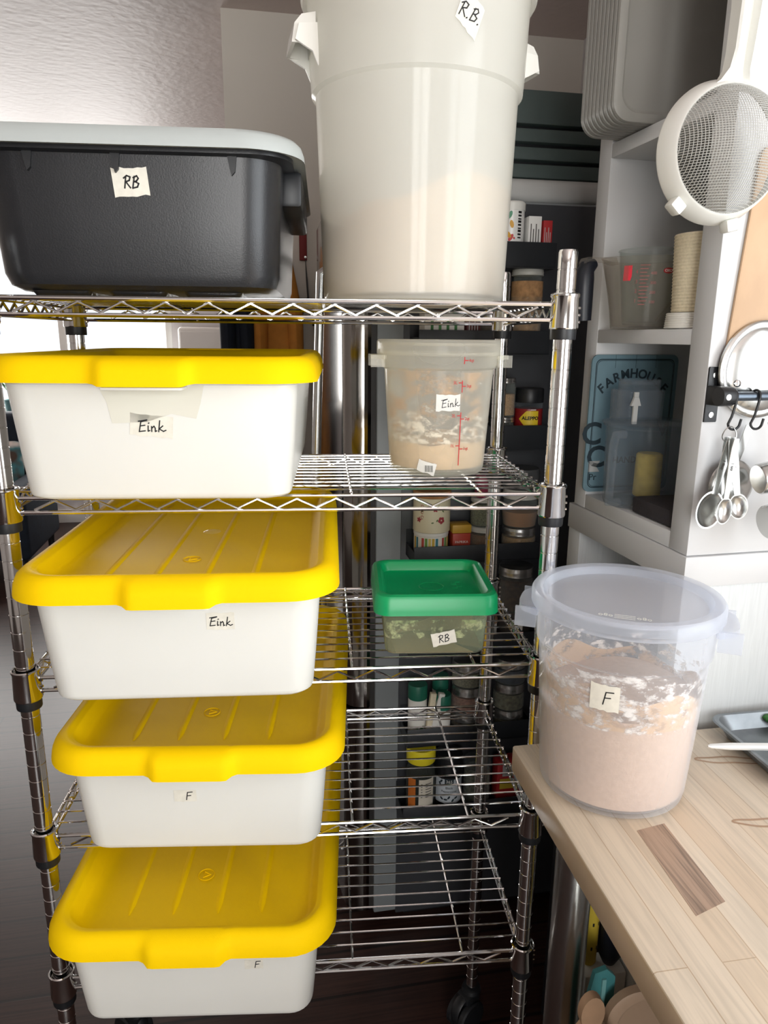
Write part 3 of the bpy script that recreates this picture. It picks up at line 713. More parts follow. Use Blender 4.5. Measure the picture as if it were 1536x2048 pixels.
# jug with the dark handle
jug = thing('measuring_jug', 'clear plastic measuring jug with a dark grip and red scale', 'jug', un(.020, .205, UB + .3205), UA)
rj = lambda z: .0485 + .0125 * z / .108
b = MB().lathe([(0, .002), (.045, .001), (.0475, .0), (.0485, .004), (rj(.05), .05), (.0612, .106), (.0625, .108), (.0602, .108), (.0595, .105), (.0468, .004), (0, .004)], 48)
b.deform(lambda x, y, z: (x - .010 * sstep(.03, .06, -x) * sstep(.09, .108, z) * sstep(.04, .02, abs(y)), y, z))
b.prism([(-.055, .097), (-.070, .101), (-.105, .101), (-.112, .097), (-.108, .1065), (-.06, .1075)], -.012, .012, lambda u, v, h: (u, h, v))
b.build('jug_body', M_pc, jug)
hp = [(-.090, 0, .0995), (-.102, 0, .093), (-.107, 0, .078), (-.107, 0, .05), (-.106, 0, .03), (-.105, 0, .012)]
MB().tube(hp, [.008, .014, .0175, .0175, .0165, .0155], 14, flat=.9).build('handle', M_navypl, jug)
b = MB(); fj = cone_fn(0, 0, rj, rad(-124), 0)
b.prism([(-.032, .072), (-.020, .072), (-.018, .078), (-.018, .094), (-.031, .094)], .0003, .0006, fj)
b.build('red_tab', mat('red_plastic_tab', '#f0354a', .5), jug)
b = MB()
for i in range(12): b.prism([(-.006, .036 + i * .0052), (.004 + (i % 3) * .002, .036 + i * .0052), (.004 + (i % 3) * .002, .0372 + i * .0052), (-.006, .0372 + i * .0052)], .0003, .0005, fj)
for i, w in enumerate(('1', '2', '3', '4')): text(b, w, .008, fj, -.0105, .042 + i * .014, depth=.0002); text(b, w + '00', .006, fj, .014, .040 + i * .014, depth=.0002)
b.build('measure_marks', mat('faded_red_print', '#9a5a58', .6), jug)
b = MB(); fo = cone_fn(0, 0, rj, rad(-88), .086)
b.prism([(.0085 * math.cos(2 * PI * i / 24), .0042 * math.sin(2 * PI * i / 24)) for i in range(24)], .0003, .0005, fo, 0); text(b, 'OXO', .0055, lambda u, v, h: fo(u, v, h + .0003), 0, 0, 1, depth=.0002)
b.build('oval_badge', [mat('badge_red', '#a8232b', .5), M_white], jug)
MB().tube([(-.005, -.047, .012), (.022, -.046, .045), (.048, -.030, .085)], .0014, 6).build('inner_ramp', M_pc, jug)
MB().tube([(-.040, -.037, .072), (-.036, -.038, .055), (-.026, -.042, .036)], .0016, 6).build('inner_ramp', M_pc, jug)
bow = thing('measuring_cup', 'smaller clear cup nested inside the measuring jug, rim showing above it', 'cup', un(.026, .205, UB + .327), UA)
MB().lathe([(0, 0), (.034, 0), (.036, .003), (.048, .112), (.0495, .113), (.0485, .115), (.0465, .113), (.0345, .005), (0, .003)], 40).build('cup_wall', M_glass, bow)
# paper filters
def filt(lab, s, t, r0, r1, z0, z1, M, n, rip):
    o = tag(MB().build('coffee_filters', M), lab, 'coffee filters', kind='stuff') if False else None
    b = MB(); k = n * 2; pr = [(0, 0)]
    for i in range(k + 1): f = i / k; pr.append((r0 + (r1 - r0) * f + (.0012 if i % 2 else 0), (z1 - z0) * f))
    pr.append((0, z1 - z0)); b.lathe(pr, 60, wob=(lambda a, z: 1 + rip * math.sin(30 * a)))
    o = b.build('coffee_filters', M, loc=un(s, t, z0), rot=UA); return tag(o, lab, 'coffee filters', kind='stuff')
filt('stack of white paper filters at the bottom, under the cream ones', .046, .0935, .048, .046, UB + .321, UB + .343, M_wpaper, 7, .006)
filt('tall ruffled stack of cream paper coffee filters beside the jug', .046, .0935, .040, .045, UB + .344, UB + .452, M_paper, 24, .02)
bt = thing('glass_bottle', 'clear glass bottle behind the cream paper filters', 'bottle', un(.135, .150, UB + .321), UA)
MB().lathe([(0, 0), (.034, 0), (.036, .004), (.036, .14), (.030, .165), (.018, .185), (.016, .215), (.018, .218), (.018, .232), (.014, .232), (.013, .19), (.034, .14), (.034, .006), (0, .005)], 32).build('bottle_wall', M_glass, bt)
# lower cube: sign, food processor, black pad, sponges
sg = thing('metal_sign', 'blue-grey farmhouse sign leaning at the rear of the lower cube', 'sign', un(.076, .2995, UB + .027), UA)
b = MB(); b.loft([[(x, y, zz + .128) for x, zz, y in [(p[0], p[1], d2) for p in rr(.085, .123, .012, 0, nc=6)]] for d2 in (.005, .001)])
b.build('sign_plate', M_sign, sg)
sf = lambda u, v, h: (u, .001 - h, .128 + v)
b = MB(); fr = rr(.077, .115, .01, 0, nc=5)
b.tube([sf(p[0], p[1], .0004) for p in fr], .0008, 4, True); b.tube([sf(p[0] * .975, p[1] * .983, .0004) for p in fr], .0004, 4, True)
for u in (-.04, .0, .04): b.tube([sf(u, .123, .0003), (u, .0006, .128 + .1)], .0003, 4)
word = 'FARMHOUSE'
for i, ch in enumerate(word):
    a = rad(47 - i * 94 / 8); R = .084; text(b, ch, .0225, sf, -R * math.sin(a) - .002, .006 + R * math.cos(a), rot=a * .9, depth=.0003, bold=.0006)
text(b, 'C', .056, sf, -.076, -.018, bold=.0012); text(b, 'V', .044, sf, .066, -.008, bold=.0012); text(b, 'C', .054, sf, -.064, -.060, bold=.0012)
text(b, 'HANDMADE', .0165, sf, .016, -.066, bold=.0003); text(b, 'Pr', .017, sf, -.068, -.096)
b.build('sign_lettering', M_signd, sg)
b = MB(); b.prism([(-.078, -.066), (-.055, -.066), (-.062, -.076), (-.055, -.086), (-.078, -.086)], .0003, .0006, sf); b.build('sign_ribbon', M_pale, sg)
fp = thing('food_processor_bowl', 'clear food processor bowl with tall feed tube in the lower cube', 'food processor bowl', un(.058, .2225, UB + .027), UA)
MB().lathe([(0, .002), (.060, 0), (.062, .004), (.066, .132), (.070, .135), (.070, .139), (.064, .139), (.0635, .13), (.059, .006), (0, .005)], 48).build('bowl', M_smoke, fp)
MB().lathe([(0, .146), (.06, .146), (.0725, .142), (.0725, .1395), (.066, .1395), (0, .143)], 48).build('lid', M_smoke, fp)
b = MB(); b.loft([rr(.040, .03, .02, .146, -.022, 0, nc=6), rr(.041, .03, .02, .196, -.022, 0, nc=6), rr(.039, .028, .02, .196, -.022, 0, nc=6), rr(.037, .026, .02, .147, -.022, 0, nc=6)], False, False); b.build('feed_tube', M_smoke, fp)
b = MB(); b.loft([rr(.033, .024, .018, .15, -.02, 0, nc=6), rr(.033, .024, .018, .213, -.02, 0, nc=6), rr(.031, .022, .018, .213, -.02, 0, nc=6), rr(.031, .022, .018, .152, -.02, 0, nc=6)], False, False); b.box(-.045, .006, -.018, .018, .205, .209); b.build('pusher', M_smoke, fp)
MB().tube([(-.058, -.03, .125), (-.076, -.035, .125), (-.080, -.036, .105), (-.080, -.036, .012), (-.06, -.03, .010)], .0075, 10).build('handle', M_smoke, fp)
b = MB(); b.box(-.048, -.040, -.034, -.0305, .142, .194); b.prism([(-.054, .172), (-.036, .172), (-.041, .186), (-.049, .186)], -.036, -.0315, lambda u, v, h: (u, h, v)); b.build('safety_lever', M_pale, fp)
bp_ = thing('foam_pad', 'charcoal rectangular pad lying at the front of the lower cube', 'pad', un(.042, .108, UB + .0275), UA)
MB().box(-.034, .05, -.056, .056, 0, .026, bev=.003).build('pad_block', M_charcoal, bp_)
o = MB().lathe([(0, .006), (.021, .006), (.023, .009), (.022, .078), (.019, .081), (0, .081)], 28).build('scrub_roll', M_sponge, loc=un(.07, .2225, UB + .0335), rot=UA); tag(o, 'tan cylinder seen inside the food processor bowl', 'roll')
o = MB().lathe([(0, 0), (.018, 0), (.021, .02), (.022, .06), (.012, .085), (0, .088)], 28).build('yellow_container', M_yellowlab, loc=un(.165, .09, UB + .0275), rot=UA); tag(o, 'yellow container half hidden behind the post beside the charcoal pad', 'container')

# ------------------------------------------------------------------ rail and utensils on the side of the white shelf
def sd(s, e, z): return un(s, -e, z)      # e: distance in front of the side panel
rl = thing('utensil_rail', 'dark steel utensil rail screwed to the white shelf side', 'rail', sd(0, 0, 1.4435), UA)
b = MB(); b.prism([(.001, -.037), (.019, -.037), (.020, -.035), (.020, .036), (.018, .038), (.002, .038), (.001, .036)], .0005, .0035, lambda u, v, h: (u, -h, v))
b.box(.001, .019, -.024, -.0005, -.013, .013, bev=.002); b.lathe([(0, -.010), (.0125, -.010), (.013, -.008), (.013, .008), (.0125, .010), (0, .010)], 24, T=Matrix.Translation((.010, -.028, 0)) @ Matrix.Rotation(PI / 2, 4, 'Y'))
b.build('bracket', M_black, rl)
b2 = MB(); b2.prism([(.261, -.037), (.279, -.037), (.279, .038), (.261, .038)], .0005, .0035, lambda u, v, h: (u, -h, v)); b2.box(.261, .279, -.04, -.0005, -.013, .013, bev=.002); b2.build('bracket', M_black, rl)
MB().tube([(.012, -.028, 0), (.27, -.028, 0)], .0062, 16).build('bar', M_rail, rl)
for z in (.027, -.027):
    MB().lathe([(0, 0), (.0042, 0), (.004, .0012), (0, .0018)], 16, T=Matrix.Translation((.0105, -.0033, z)) @ Matrix.Rotation(PI / 2, 4, 'X')).build('screw', M_steel, rl)
MB().lathe([(0, 0), (.0042, 0), (.004, .0012), (0, .0018)], 16, T=Matrix.Translation((.006, -.0405, 0)) @ Matrix.Rotation(PI / 2, 4, 'X')).build('screw', M_steel, rl)
def hook(lab, s, ztop, grp=None):
    o = thing('s_hook', lab, 'hook', sd(s, .028, ztop), UA, 'black hooks on the utensil rail')
    P = [(.0, .0085, -.006)] + [(0, .0085 * math.cos(a), .0085 * math.sin(a)) for a in [rad(x) for x in range(-10, 200, 20)]] + [(-.002, -.0085, -.012), (-.004, -.007, -.026), (-.006, -.004, -.036)] + [(-.006 + .009 * (1 - math.cos(rad(x))), -.004, -.036 - .008 * math.sin(rad(x))) for x in range(20, 170, 20)] + [(.0135, -.004, -.030)]
    MB().tube(P, .0017, 8).build('hook_wire', M_black, o); return o
hook('black hook at the bracket holding the measuring spoons', .0125 + .0105, 1.4435)
hook('black hook on the bar holding the small steel cups', .058, 1.4435)
# measuring spoons on a ring
sp = thing('measuring_spoon_set', 'set of steel measuring spoons hanging on a ring from the hook', 'measuring spoons', sd(.018, .036, 1.398), UA)
MB().tube([(.0105 * math.cos(a), .002 * math.sin(a * 2), -.004 + .0105 * math.sin(a)) for a in [2 * PI * i / 24 for i in range(24)]], .0008, 6, True).build('ring', M_steel, sp)
def spoon(ax, L, bw, bh, y, turn, eng):
    e = bpy.data.objects.new('spoon', None); COL.objects.link(e); e.parent = sp; e.location = (0, y, -.011); e.rotation_euler = (0, ax, turn)
    MB().prism([(-.004, .003), (.004, .003), (.0058, -.01), (.0062, -.03), (.004, -L), (-.004, -L), (-.0062, -.03), (-.0058, -.01)], -.0006, .0006, lambda u, v, h: (u, h, v)).build('spoon_handle', M_steel, e)
    b = MB(); T = Matrix.Translation((0, 0, -L - bh * .9)) @ Matrix.Rotation(PI / 2, 4, 'X') @ Matrix.Diagonal((bw, bh, 1, 1))
    b.lathe([(0, -.009), (.5, -.0078), (.85, -.0045), (1, 0), (1.07, .0003), (1.07, .001), (.97, .001), (.83, -.0035), (.5, -.0064), (0, -.0075)], 32, T=T); b.build('spoon_bowl', M_steel, e)
    b = MB(); ff = lambda u, v, h: (u, -.0008 - h, v); text(b, eng, .0055, ff, 0, -.035, rot=-PI / 2, depth=.0002); b.build('engraving', M_cord, e)
spoon(rad(12), .076, .0195, .0250, -.004, 0, '1 tbsp'); spoon(rad(4), .080, .0125, .0175, -.015, .1, '1 tsp'); spoon(rad(-4), .082, .0105, .0145, .003, -.1, '1/2'); spoon(rad(-12), .078, .0125, .0170, -.007, -.2, '1/4')
# small steel cups
def cup(lab, s, e, z, r, h, yaw, hl):
    o = thing('measuring_cup', lab, 'measuring cup', sd(s, e, z), UA + yaw, 'steel measuring cups on the rail')
    T = Matrix.Rotation(rad(80), 4, 'Y')
    MB().lathe([(0, 0), (r * .86, 0), (r * .93, .002), (r, h), (r * 1.06, h + .0006), (r * 1.06, h + .0014), (r * .97, h + .0012), (r * .9, .003), (0, .0016)], 36, T=T).build('cup_bowl', M_steel, o)
    MB().prism([(-.005, r * .9), (.005, r * .9), (.0065, r + hl * .6), (.005, r + hl), (-.005, r + hl), (-.0065, r + hl * .6)], -.0008, .0008, lambda u, v, hh: (h * .95 + hh - (v - r) * .32, u, v)).build('cup_handle', M_steel, o)
cup('upper small steel measuring cup facing the room, hanging from the second hook', .064, .045, 1.332, .0225, .026, -.15, .055)
cup('lower steel measuring cup below the other cup at the right edge', .068, .066, 1.276, .025, .034, -.1, .10)
ld = thing('small_pan_lid', 'shallow round steel lid hanging behind the measuring cups', 'lid', sd(.050, .012, 1.318), UA)
b = MB(); b.lathe([(0, .008), (.02, .0075), (.032, .004), (.0365, .0), (.0355, -.001), (.031, .0025), (0, .0065)], 40, T=Matrix.Rotation(PI / 2, 4, 'X')); b.build('lid_disc', M_steel, ld)
MB().lathe([(0, 0), (.0035, 0), (.003, .002), (0, .0025)], 16, T=Matrix.Translation((-.012, -.0075, -.004)) @ Matrix.Rotation(PI / 2, 4, 'X')).build('rivet', M_chrome, ld)
MB().prism([(-.006, .034), (.006, .034), (.008, .08), (-.004, .085)], -.001, .001, lambda u, v, h: (u + (v - .03) * .28, h - .001, v)).build('lid_handle', M_steel, ld)
pl = thing('pan_lid', 'big round brushed steel pan lid hanging behind the rail', 'lid', sd(.076, .0075, 1.478), UA)
T = Matrix.Rotation(PI / 2, 4, 'X')
MB().lathe([(0, .013), (.03, .0125), (.05, .010), (.056, .006), (.0585, .0068), (.0625, .0064), (.0655, .004), (.066, .001), (.062, .0), (0, .001)], 64, T=T).build('lid_disc', M_steel, pl)
MB().lathe([(0, 0), (.005, 0), (.0048, .002), (.003, .0032), (0, .0036)], 20, T=Matrix.Translation((-.042, -.0110, -.018)) @ T).build('rivet', M_chrome, pl)
cb = thing('cutting_board', 'beech cutting board hanging upright at the right edge behind the pan lid', 'cutting board', sd(.135, .001, 1.62), UA)
b = MB(); b.loft([[(x, -y, zz) for x, zz, y in [(p[0], p[1], d2) for p in rr(.105 - dd, .135 - dd, .02, 0, nc=6)]] for dd, d2 in ((.0015, 0), (0, .0008), (0, .0042), (.0015, .005))], T=Matrix.Rotation(rad(4), 4, 'Y')); b.build('board', M_oak, cb)

# sieve
sv = thing('hand_sieve', 'white plastic sieve with a fine mesh bowl hanging at the upper right', 'sieve', sd(-.047, .058, 1.736), UA)
ring = Matrix.Rotation(PI / 2, 4, 'X')
MB().lathe([(.0785, -.025), (.081, -.025), (.0815, -.022), (.0735, .0005), (.0715, .002), (.0695, .0005), (.0705, -.002), (.078, -.023)], 72, T=ring).build('rim', M_whitepl, sv)
b = MB(); R = .0705; N = 52; dome = lambda x, z: -.0005 - .052 * (max(0, 1 - (x * x + z * z) / R / R)) ** .75
for i in range(-N // 2, N // 2 + 1):
    u = i * 2 * R / N * .985; h = math.sqrt(max(0, R * R - u * u)); k = max(4, int(h / R * 22))
    if h < .006: continue
    l1 = [(u, dome(u, -h + 2 * h * j / k), -h + 2 * h * j / k) for j in range(k + 1)]
    b.tube(l1, .00048, 4); b.tube([(z, y, x) for x, y, z in l1], .00048, 4)
b.build('mesh_bowl', mat('steel_gauze', '#cfd0cc', .45, .3), sv)
tilt = Matrix.Rotation(rad(1), 4, 'Y')
b = MB(); b.loft([[(x * w, -.004 + y * d - .012 * 0 - off, zz) for x, y in ((-1, -1), (-.8, -1.25), (-.55, -.2), (.55, -.2), (.8, -1.25), (1, -1), (1, 1), (-1, 1))] for zz, w, d, off in ((.066, .032, .003, -.012), (.074, .021, .005, -.012), (.086, .014, .007, -.010), (.105, .0125, .0085, -.008), (.15, .0135, .009, -.006), (.20, .017, .009, -.006), (.27, .018, .008, -.006), (.292, .010, .006, -.006))], T=tilt); b.build('handle', M_whitepl, sv)
for a in (-42, 14):
    MB().box(-.009, .009, .004, .021, -.092, -.077, bev=.003, T=Matrix.Rotation(rad(-a), 4, 'Y')).build('rest_tab', M_whitepl, sv)
hk = MB().tube([(.06, .052, 0), (.05, .02, 0), (0, -.004, 0), (0, -.010, .004), (0, -.011, .014)], .003, 8).build('wall_hook', M_steel, loc=sd(-.045, .054, 2.0), rot=UA); tag(hk, 'small steel peg at the top of the white shelf side', 'hook')

# ------------------------------------------------------------------ fridge with the spice ledges
FO = Matrix.Translation((.591, .632, 0)) @ Matrix.Rotation(ROOM, 4, 'Z')
def fr_(x, y, z): return tuple(FO @ Vector((x, y, z)))
fg = thing('refrigerator', 'refrigerator with dark grey side and stainless door behind the rack', 'refrigerator', fr_(0, 0, 0), ROOM)
MB().box(-.058, .62, 0, .62, .04, 1.80, bev=.004).build('cabinet', M_fridgeside, fg)
MB().box(.0, .615, -.0035, -.0002, .035, 1.795, bev=.0008).build('side_panel', M_fridge, fg)
MB().box(.03, .60, .03, .6, 0, .04).build('plinth', M_black, fg)
MB().box(-.07, -.058, .006, .614, .05, 1.79).build('door_gasket', mat('dark_gasket', '#2a2725', .6), fg)
for z0, z1 in ((.64, 1.79), (.05, .63)):
    b = MB(); pl_ = [(-.07, .004), (-.078, .0), (-.085, .003)] + [(-.085 - .045 * math.sin(rad(x)), .05 - .047 * math.cos(rad(x))) for x in range(0, 91, 15)] + [(-.140, .15), (-.146, .31), (-.140, .47), (-.13, .57), (-.105, .6), (-.085, .61), (-.07, .612)]
    b.prism(pl_, z0, z1); b.build('door', M_stainless, fg)
    hz0, hz1 = (z0 + .08, z1 - .12) if z0 > .5 else (z1 - .46, z1 - .06)
    MB().tube([(-.14, .10, hz0), (-.168, .10, hz0 + .02), (-.185, .10, (hz0 + hz1) / 2), (-.168, .10, hz1 - .02), (-.14, .10, hz1)], .011, 12).build('handle', M_steel, fg)
# things lying on top of the fridge
o = MB().box(0, .50, 0, .40, 0, .050, bev=.018, seg=4).build('storage_tray', M_pale, loc=fr_(.05, .01, 1.8005), rot=ROOM); tag(o, 'pale grey rounded tray lying on top of the fridge under the teal boxes', 'tray')
for i, (h, z0) in enumerate(((.028, 1.8515), (.026, 1.888), (.027, 1.922), (.066, 1.958))):
    lab = ['lowest of the flat dark teal boxes stacked on the fridge', 'second lowest flat dark teal box stacked on the fridge', 'third flat dark teal box up in the fridge stack', 'tall topmost dark teal box on the fridge stack'][i]
    o = thing('flat_box', lab, 'box', fr_(.03, .02 + .004 * (i % 2), z0), ROOM, 'dark teal boxes on the fridge')
    MB().box(0, .55, 0, .38, 0, h, bev=.004).build('box_lid', M_teal, o)
    MB().box(.02, .53, .02, .36, -.008 if i else -.0005, 0).build('box_base', M_black, o)
# ledges
LG = [(1, 1.657, 1.708, -.02, .301), (2, 1.482, 1.532, .013, .298), (3, 1.276, 1.333, .005, .312), (4, 1.027, 1.068, .012, .315), (5, .806, .850, .006, .322), (6, .575, .622, .004, .319), (7, .356, .412, -.003, .313)]
ordn = ['topmost', 'second', 'third', 'fourth', 'fifth', 'sixth', 'lowest']
for n, z0, z1, x0, x1 in LG:
    o = thing('spice_ledge', '%s black steel spice ledge on the dark fridge side' % ordn[n - 1], 'shelf', fr_((x0 + x1) / 2, 0, z0), ROOM, 'black spice ledges on the fridge side')
    w = (x1 - x0) / 2; b = MB(); b.box(-w, w, -.090, -.004, 0, .004); b.box(-w, w, -.090, -.0875, 0, z1 - z0, bev=.0008); b.box(-w, -w + .0025, -.0885, -.004, 0, (z1 - z0) * .7); b.box(w - .0025, w, -.0885, -.004, 0, (z1 - z0) * .7); b.box(-w, w, -.0055, -.004, 0, z1 - z0 + .02)
    b.build('ledge_tray', M_ledge, o)
LZ = {n: z0 + .0045 for n, z0, *_ in LG}
def speck(name, c, noise=.35, scale=420):
    k = [min(255, int(int(c[i:i + 2], 16) * 1.22)) for i in (1, 3, 5)]
    return mat(name, '#%02x%02x%02x' % tuple(k), .9, noise=noise, scale=scale)
def jar(name, lab, x, y, z, r, h, body, lid, fill=.8, lidh=.016, cat='jar', shape='straight', lidM=None, grp='spice jars on the fridge ledges'):
    """glass jar: wall, contents, lid"""
    o = thing(name, lab, cat, fr_(x, y, z), ROOM + random.uniform(-.4, .4), grp); hb = h - lidh
    if shape == 'straight': P = [(r * .9, 0), (r * .97, .003), (r * .97, hb * .85), (r * .86, hb)]
    elif shape == 'squat': P = [(r * .82, 0), (r * .9, .003), (r * .98, hb * .5), (r * .9, hb * .9), (r * .88, hb)]
    else: P = [(r * .9, 0), (r * .95, .003), (r, hb * .6), (r * .84, hb)]
    MB().lathe([(0, .0)] + P + [(a - .0012, b_) for a, b_ in P[::-1]] + [(0, .003)], 28).build('glass', M_glass, o)
    top = hb * fill; C = [(0, .0035)] + [(a - .0018, max(.0035, b_)) for a, b_ in P if b_ < top] ; C += [(C[-1][0], top), (0, top + .002)]
    MB().lathe(C, 28).build('contents', body, o)
    q = r * .93
    MB().lathe([(0, hb + .0002), (q, hb + .0002), (q + .0012, hb + .001), (q + .0005, hb + lidh * .35), (q + .0012, hb + lidh * .5), (q + .0005, hb + lidh * .65), (q, h - .001), (q - .002, h), (0, h)], 28).build('lid', lidM or lid, o)
    return o
M_zinc = mat('zinc_lid', '#c2c2c0', .26, .9); M_wlid = mat('clear_white_lid', '#c4c4bd', .4)
# first ledge
can = thing('drink_mix_can', 'white can with coloured leaves and a barcode, on the topmost ledge', 'can', fr_(.215, -.046, LZ[1]), ROOM)
MB().lathe([(0, 0), (.026, 0), (.027, .002), (.027, .110), (0, .110)], 32).build('can_body', M_white, can)
MB().lathe([(.0272, .110), (.0285, .110), (.0285, .124), (.026, .127), (0, .127), (0, .111)], 32).build('lid', M_whitepl, can)
lf2 = cone_fn(0, 0, lambda z: .0272, rad(-106), 0); leafp = lambda u, v, a, k: [(u + k * (math.cos(t) * math.cos(a) - .5 * math.sin(t) * math.sin(a)), v + k * (math.cos(t) * math.sin(a) + .5 * math.sin(t) * math.cos(a))) for t in [2 * PI * i / 10 for i in range(10)]]
b = MB()
for u, v, a, mi in ((-.004, .100, 1.2, 0), (.0, .082, 1.8, 1), (-.006, .062, 2.2, 1), (-.001, .056, 1, 2), (-.012, .09, .6, 0)): b.prism(leafp(u, v, a, .008), .0002, .0005, lf2, mi)
b.prism([(-.014, .074), (-.012, .077), (.008, .055), (.006, .052)], .0003, .0006, lf2, 2)
for i in range(9): b.prism([(.013, .055 + i * .006), (.021, .055 + i * .006), (.021, .0575 + i * .006 + .001 * (i % 3)), (.013, .0575 + i * .006 + .001 * (i % 3))], .0002, .0005, lf2, 3)
b.build('printed_leaves', [mat('leaf_green', '#5f9c7e', .5), mat('leaf_ochre', '#d9a232', .5), M_red, M_ink], can)
def card(lab, x, y, z, w, d, h, M, inkM, rot=0):
    o = thing('small_carton', lab, 'carton', fr_(x, y, z), ROOM + rot); MB().box(-w / 2, w / 2, -d / 2, d / 2, 0, h, bev=.0008).build('carton_box', M, o)
    b = MB()
    for i in range(4): b.box(-w * .35 + i * w * .2, -w * .28 + i * w * .2, -d / 2 - .0004, -d / 2 - .0001, h * .12, h * (.85 - .1 * (i % 2)))
    b.build('printed_lines', inkM, o); return o
card('white carton standing between the leafy can and the red carton', .261, -.045, LZ[1], .028, .040, .100, M_white, M_cord)
card('small red carton at the right end of the topmost ledge', .290, -.045, LZ[1], .020, .036, .093, M_redpl, M_pale)
# second ledge
jar('spice_jar', 'glass jar full of thin brown sticks, second ledge', .258, -.046, LZ[2], .035, .172, speck('brown_sticks', '#8d6d4b', .3, 90), M_wlid, .93, .014, shape='round')
o = card('pale carton with green print lying on the second ledge', .072, -.045, LZ[2], .085, .05, .081, M_wpaper, M_leaf)
card('small maroon carton beside the pale one, second ledge', .135, -.045, LZ[2], .030, .05, .074, mat('maroon_card', '#5d2a28', .6), M_pale)
jar('spice_jar', 'glass jar of dark seeds on the second ledge, behind the rack post', .178, -.046, LZ[2], .028, .083, speck('dark_seeds', '#4a3a2c'), M_zinc, .85)
# third ledge
jar('spice_jar', 'lower clip jar of dark spice on the third ledge beside the red bottle', .218, -.046, LZ[3], .026, .068, speck('dark_spice', '#4b4038'), M_zinc, .8, .012)
jar('spice_jar', 'upper clip jar of tan grains, stacked beside the red bottle', .218, -.046, LZ[3] + .0685, .026, .084, speck('tan_grains', '#a37f5c'), M_zinc, .68, .012)
jar('spice_jar', 'lower clip jar behind the hazy Eink container, third ledge', .160, -.046, LZ[3], .026, .068, speck('grey_spice', '#5a5148'), M_zinc, .8, .012)
jar('spice_jar', 'upper clip jar of brown grains behind the hazy Eink container', .160, -.046, LZ[3] + .0685, .026, .082, speck('brown_grains', '#8d6744'), M_zinc, .75, .012)
al = thing('spice_bottle', 'red spice bottle with a black cap and yellow flag label, third ledge', 'bottle', fr_(.276, -.047, LZ[3]), ROOM)
MB().lathe([(0, 0), (.029, 0), (.031, .003), (.031, .086), (0, .086)], 32).build('bottle_body', mat('chili_red', '#8e1f22', .35, noise=.2, scale=60), al)
MB().lathe([(.031, .0865), (.031, .098), (.029, .0992), (0, .0992), (0, .0865)], 32).build('bottle_shoulder', M_smoke, al)
MB().lathe([(0, .0995), (.0315, .0995), (.032, .101), (.032, .127), (.030, .130), (0, .130)], 32).build('cap', M_black, al)
al2 = cone_fn(0, 0, lambda z: .0312, rad(-128), 0); b = MB(); strip(b, -.012, .032, lambda u: min(.082, .064 + (u + .012) * 1.1), lambda u: max(.042, .064 - (u + .012) * 1.1), al2, 0); text(b, 'ALEPPO', .0105, lambda u, v, h: al2(u, v, h + .0004), .014, .066, 1, depth=.0002, bold=.0004); strip(b, .014, .026, lambda u: .0855, lambda u: .0835, al2, 2); b.build('flag_label', [mat('label_yellow', '#e4c52a', .5), M_ink, M_wpaper], al)
# fourth ledge
st_ = thing('striped_tin', 'round tin with coloured stripes under the floral tin', 'tin', fr_(.060, -.046, LZ[4]), ROOM)
MB().lathe([(0, 0), (.038, 0), (.0385, .001), (.0385, .056), (.0395, .057), (.0395, .064), (.038, .065), (0, .065)], 40).build('tin_body', M_wpaper, st_)
b = MB(); s3 = cone_fn(0, 0, lambda z: .0386, rad(-90), 0); cols = ['#c8a53a', '#3f7f8f', '#e8e2d0', '#b5493e', '#6f9a4a', '#d8c06a']
for i in range(14): b.prism([(-.055 + i * .008, .003), (-.049 + i * .008, .003), (-.049 + i * .008, .053), (-.055 + i * .008, .053)], .0001, .0004, s3, i % 6)
b.build('stripes', [mat('stripe', c, .6) for c in cols], st_)
fl = thing('floral_tin', 'cream tin with red flowers and a cork lid on the fourth ledge', 'tin', fr_(.060, -.0485, LZ[4] + .0655), ROOM)
MB().lathe([(0, 0), (.040, 0), (.0415, .001), (.0415, .078), (0, .078)], 40).build('tin_body', mat('cream_enamel', '#dcd3b4', .4), fl)
MB().lathe([(0, .0785), (.042, .0785), (.0425, .08), (.0425, .09), (.041, .092), (0, .092)], 40).build('lid', mat('cork', '#a97a4d', .8, noise=.2, scale=90), fl)
b = MB(); s4 = cone_fn(0, 0, lambda z: .0416, rad(-104), 0)
for u, v, k, mi in ((.022, .03, .009, 0), (.008, .055, .006, 0), (.026, .05, .005, 1), (.012, .03, .005, 1), (.002, .025, .005, 1), (.015, .062, .004, 1), (.0, .06, .005, 1), (-.03, .03, .006, 0), (-.022, .05, .005, 1)):
    for j in range(5 if mi == 0 else 1): b.prism(leafp(u + (k * .5 * math.cos(j * 1.26) if mi == 0 else 0), v + (k * .5 * math.sin(j * 1.26) if mi == 0 else 0), j * 1.26 + u * 90, k * .6), .0002 + .0001 * j, .0005 + .0001 * j, s4, mi)
for k in range(3): b.tube([s4(-.022 + .003 * math.cos(t * .7), .06 - k * .012 + .004 * math.sin(t * .7), .0004) for t in range(9)], .0006, 4)
b.build('flowers', [mat('flower_red', '#9e3b40', .6), mat('flower_green', '#54693c', .6)], fl)
rt = thing('spice_tin', 'small square red and yellow spice tin on the fourth ledge', 'tin', fr_(.126, -.05, LZ[4]), ROOM)
MB().box(-.021, .021, -.018, .018, .004, .058, bev=.002).build('tin_body', mat('tin_red', '#b5412f', .45), rt); MB().box(-.0222, .0222, -.0192, .0192, .0585, .078, bev=.002).build('lid', mat('tin_yellow', '#caa03a', .45), rt)
MB().box(-.0225, .0225, -.0195, .0195, 0, .0035).build('base_rim', M_zinc, rt)
b = MB(); text(b, 'PAPRIKA', .008, lambda u, v, h: (u, -.0182 - h, v), 0, .038, depth=.0002); 
b.build('tin_lettering', M_wpaper, rt)
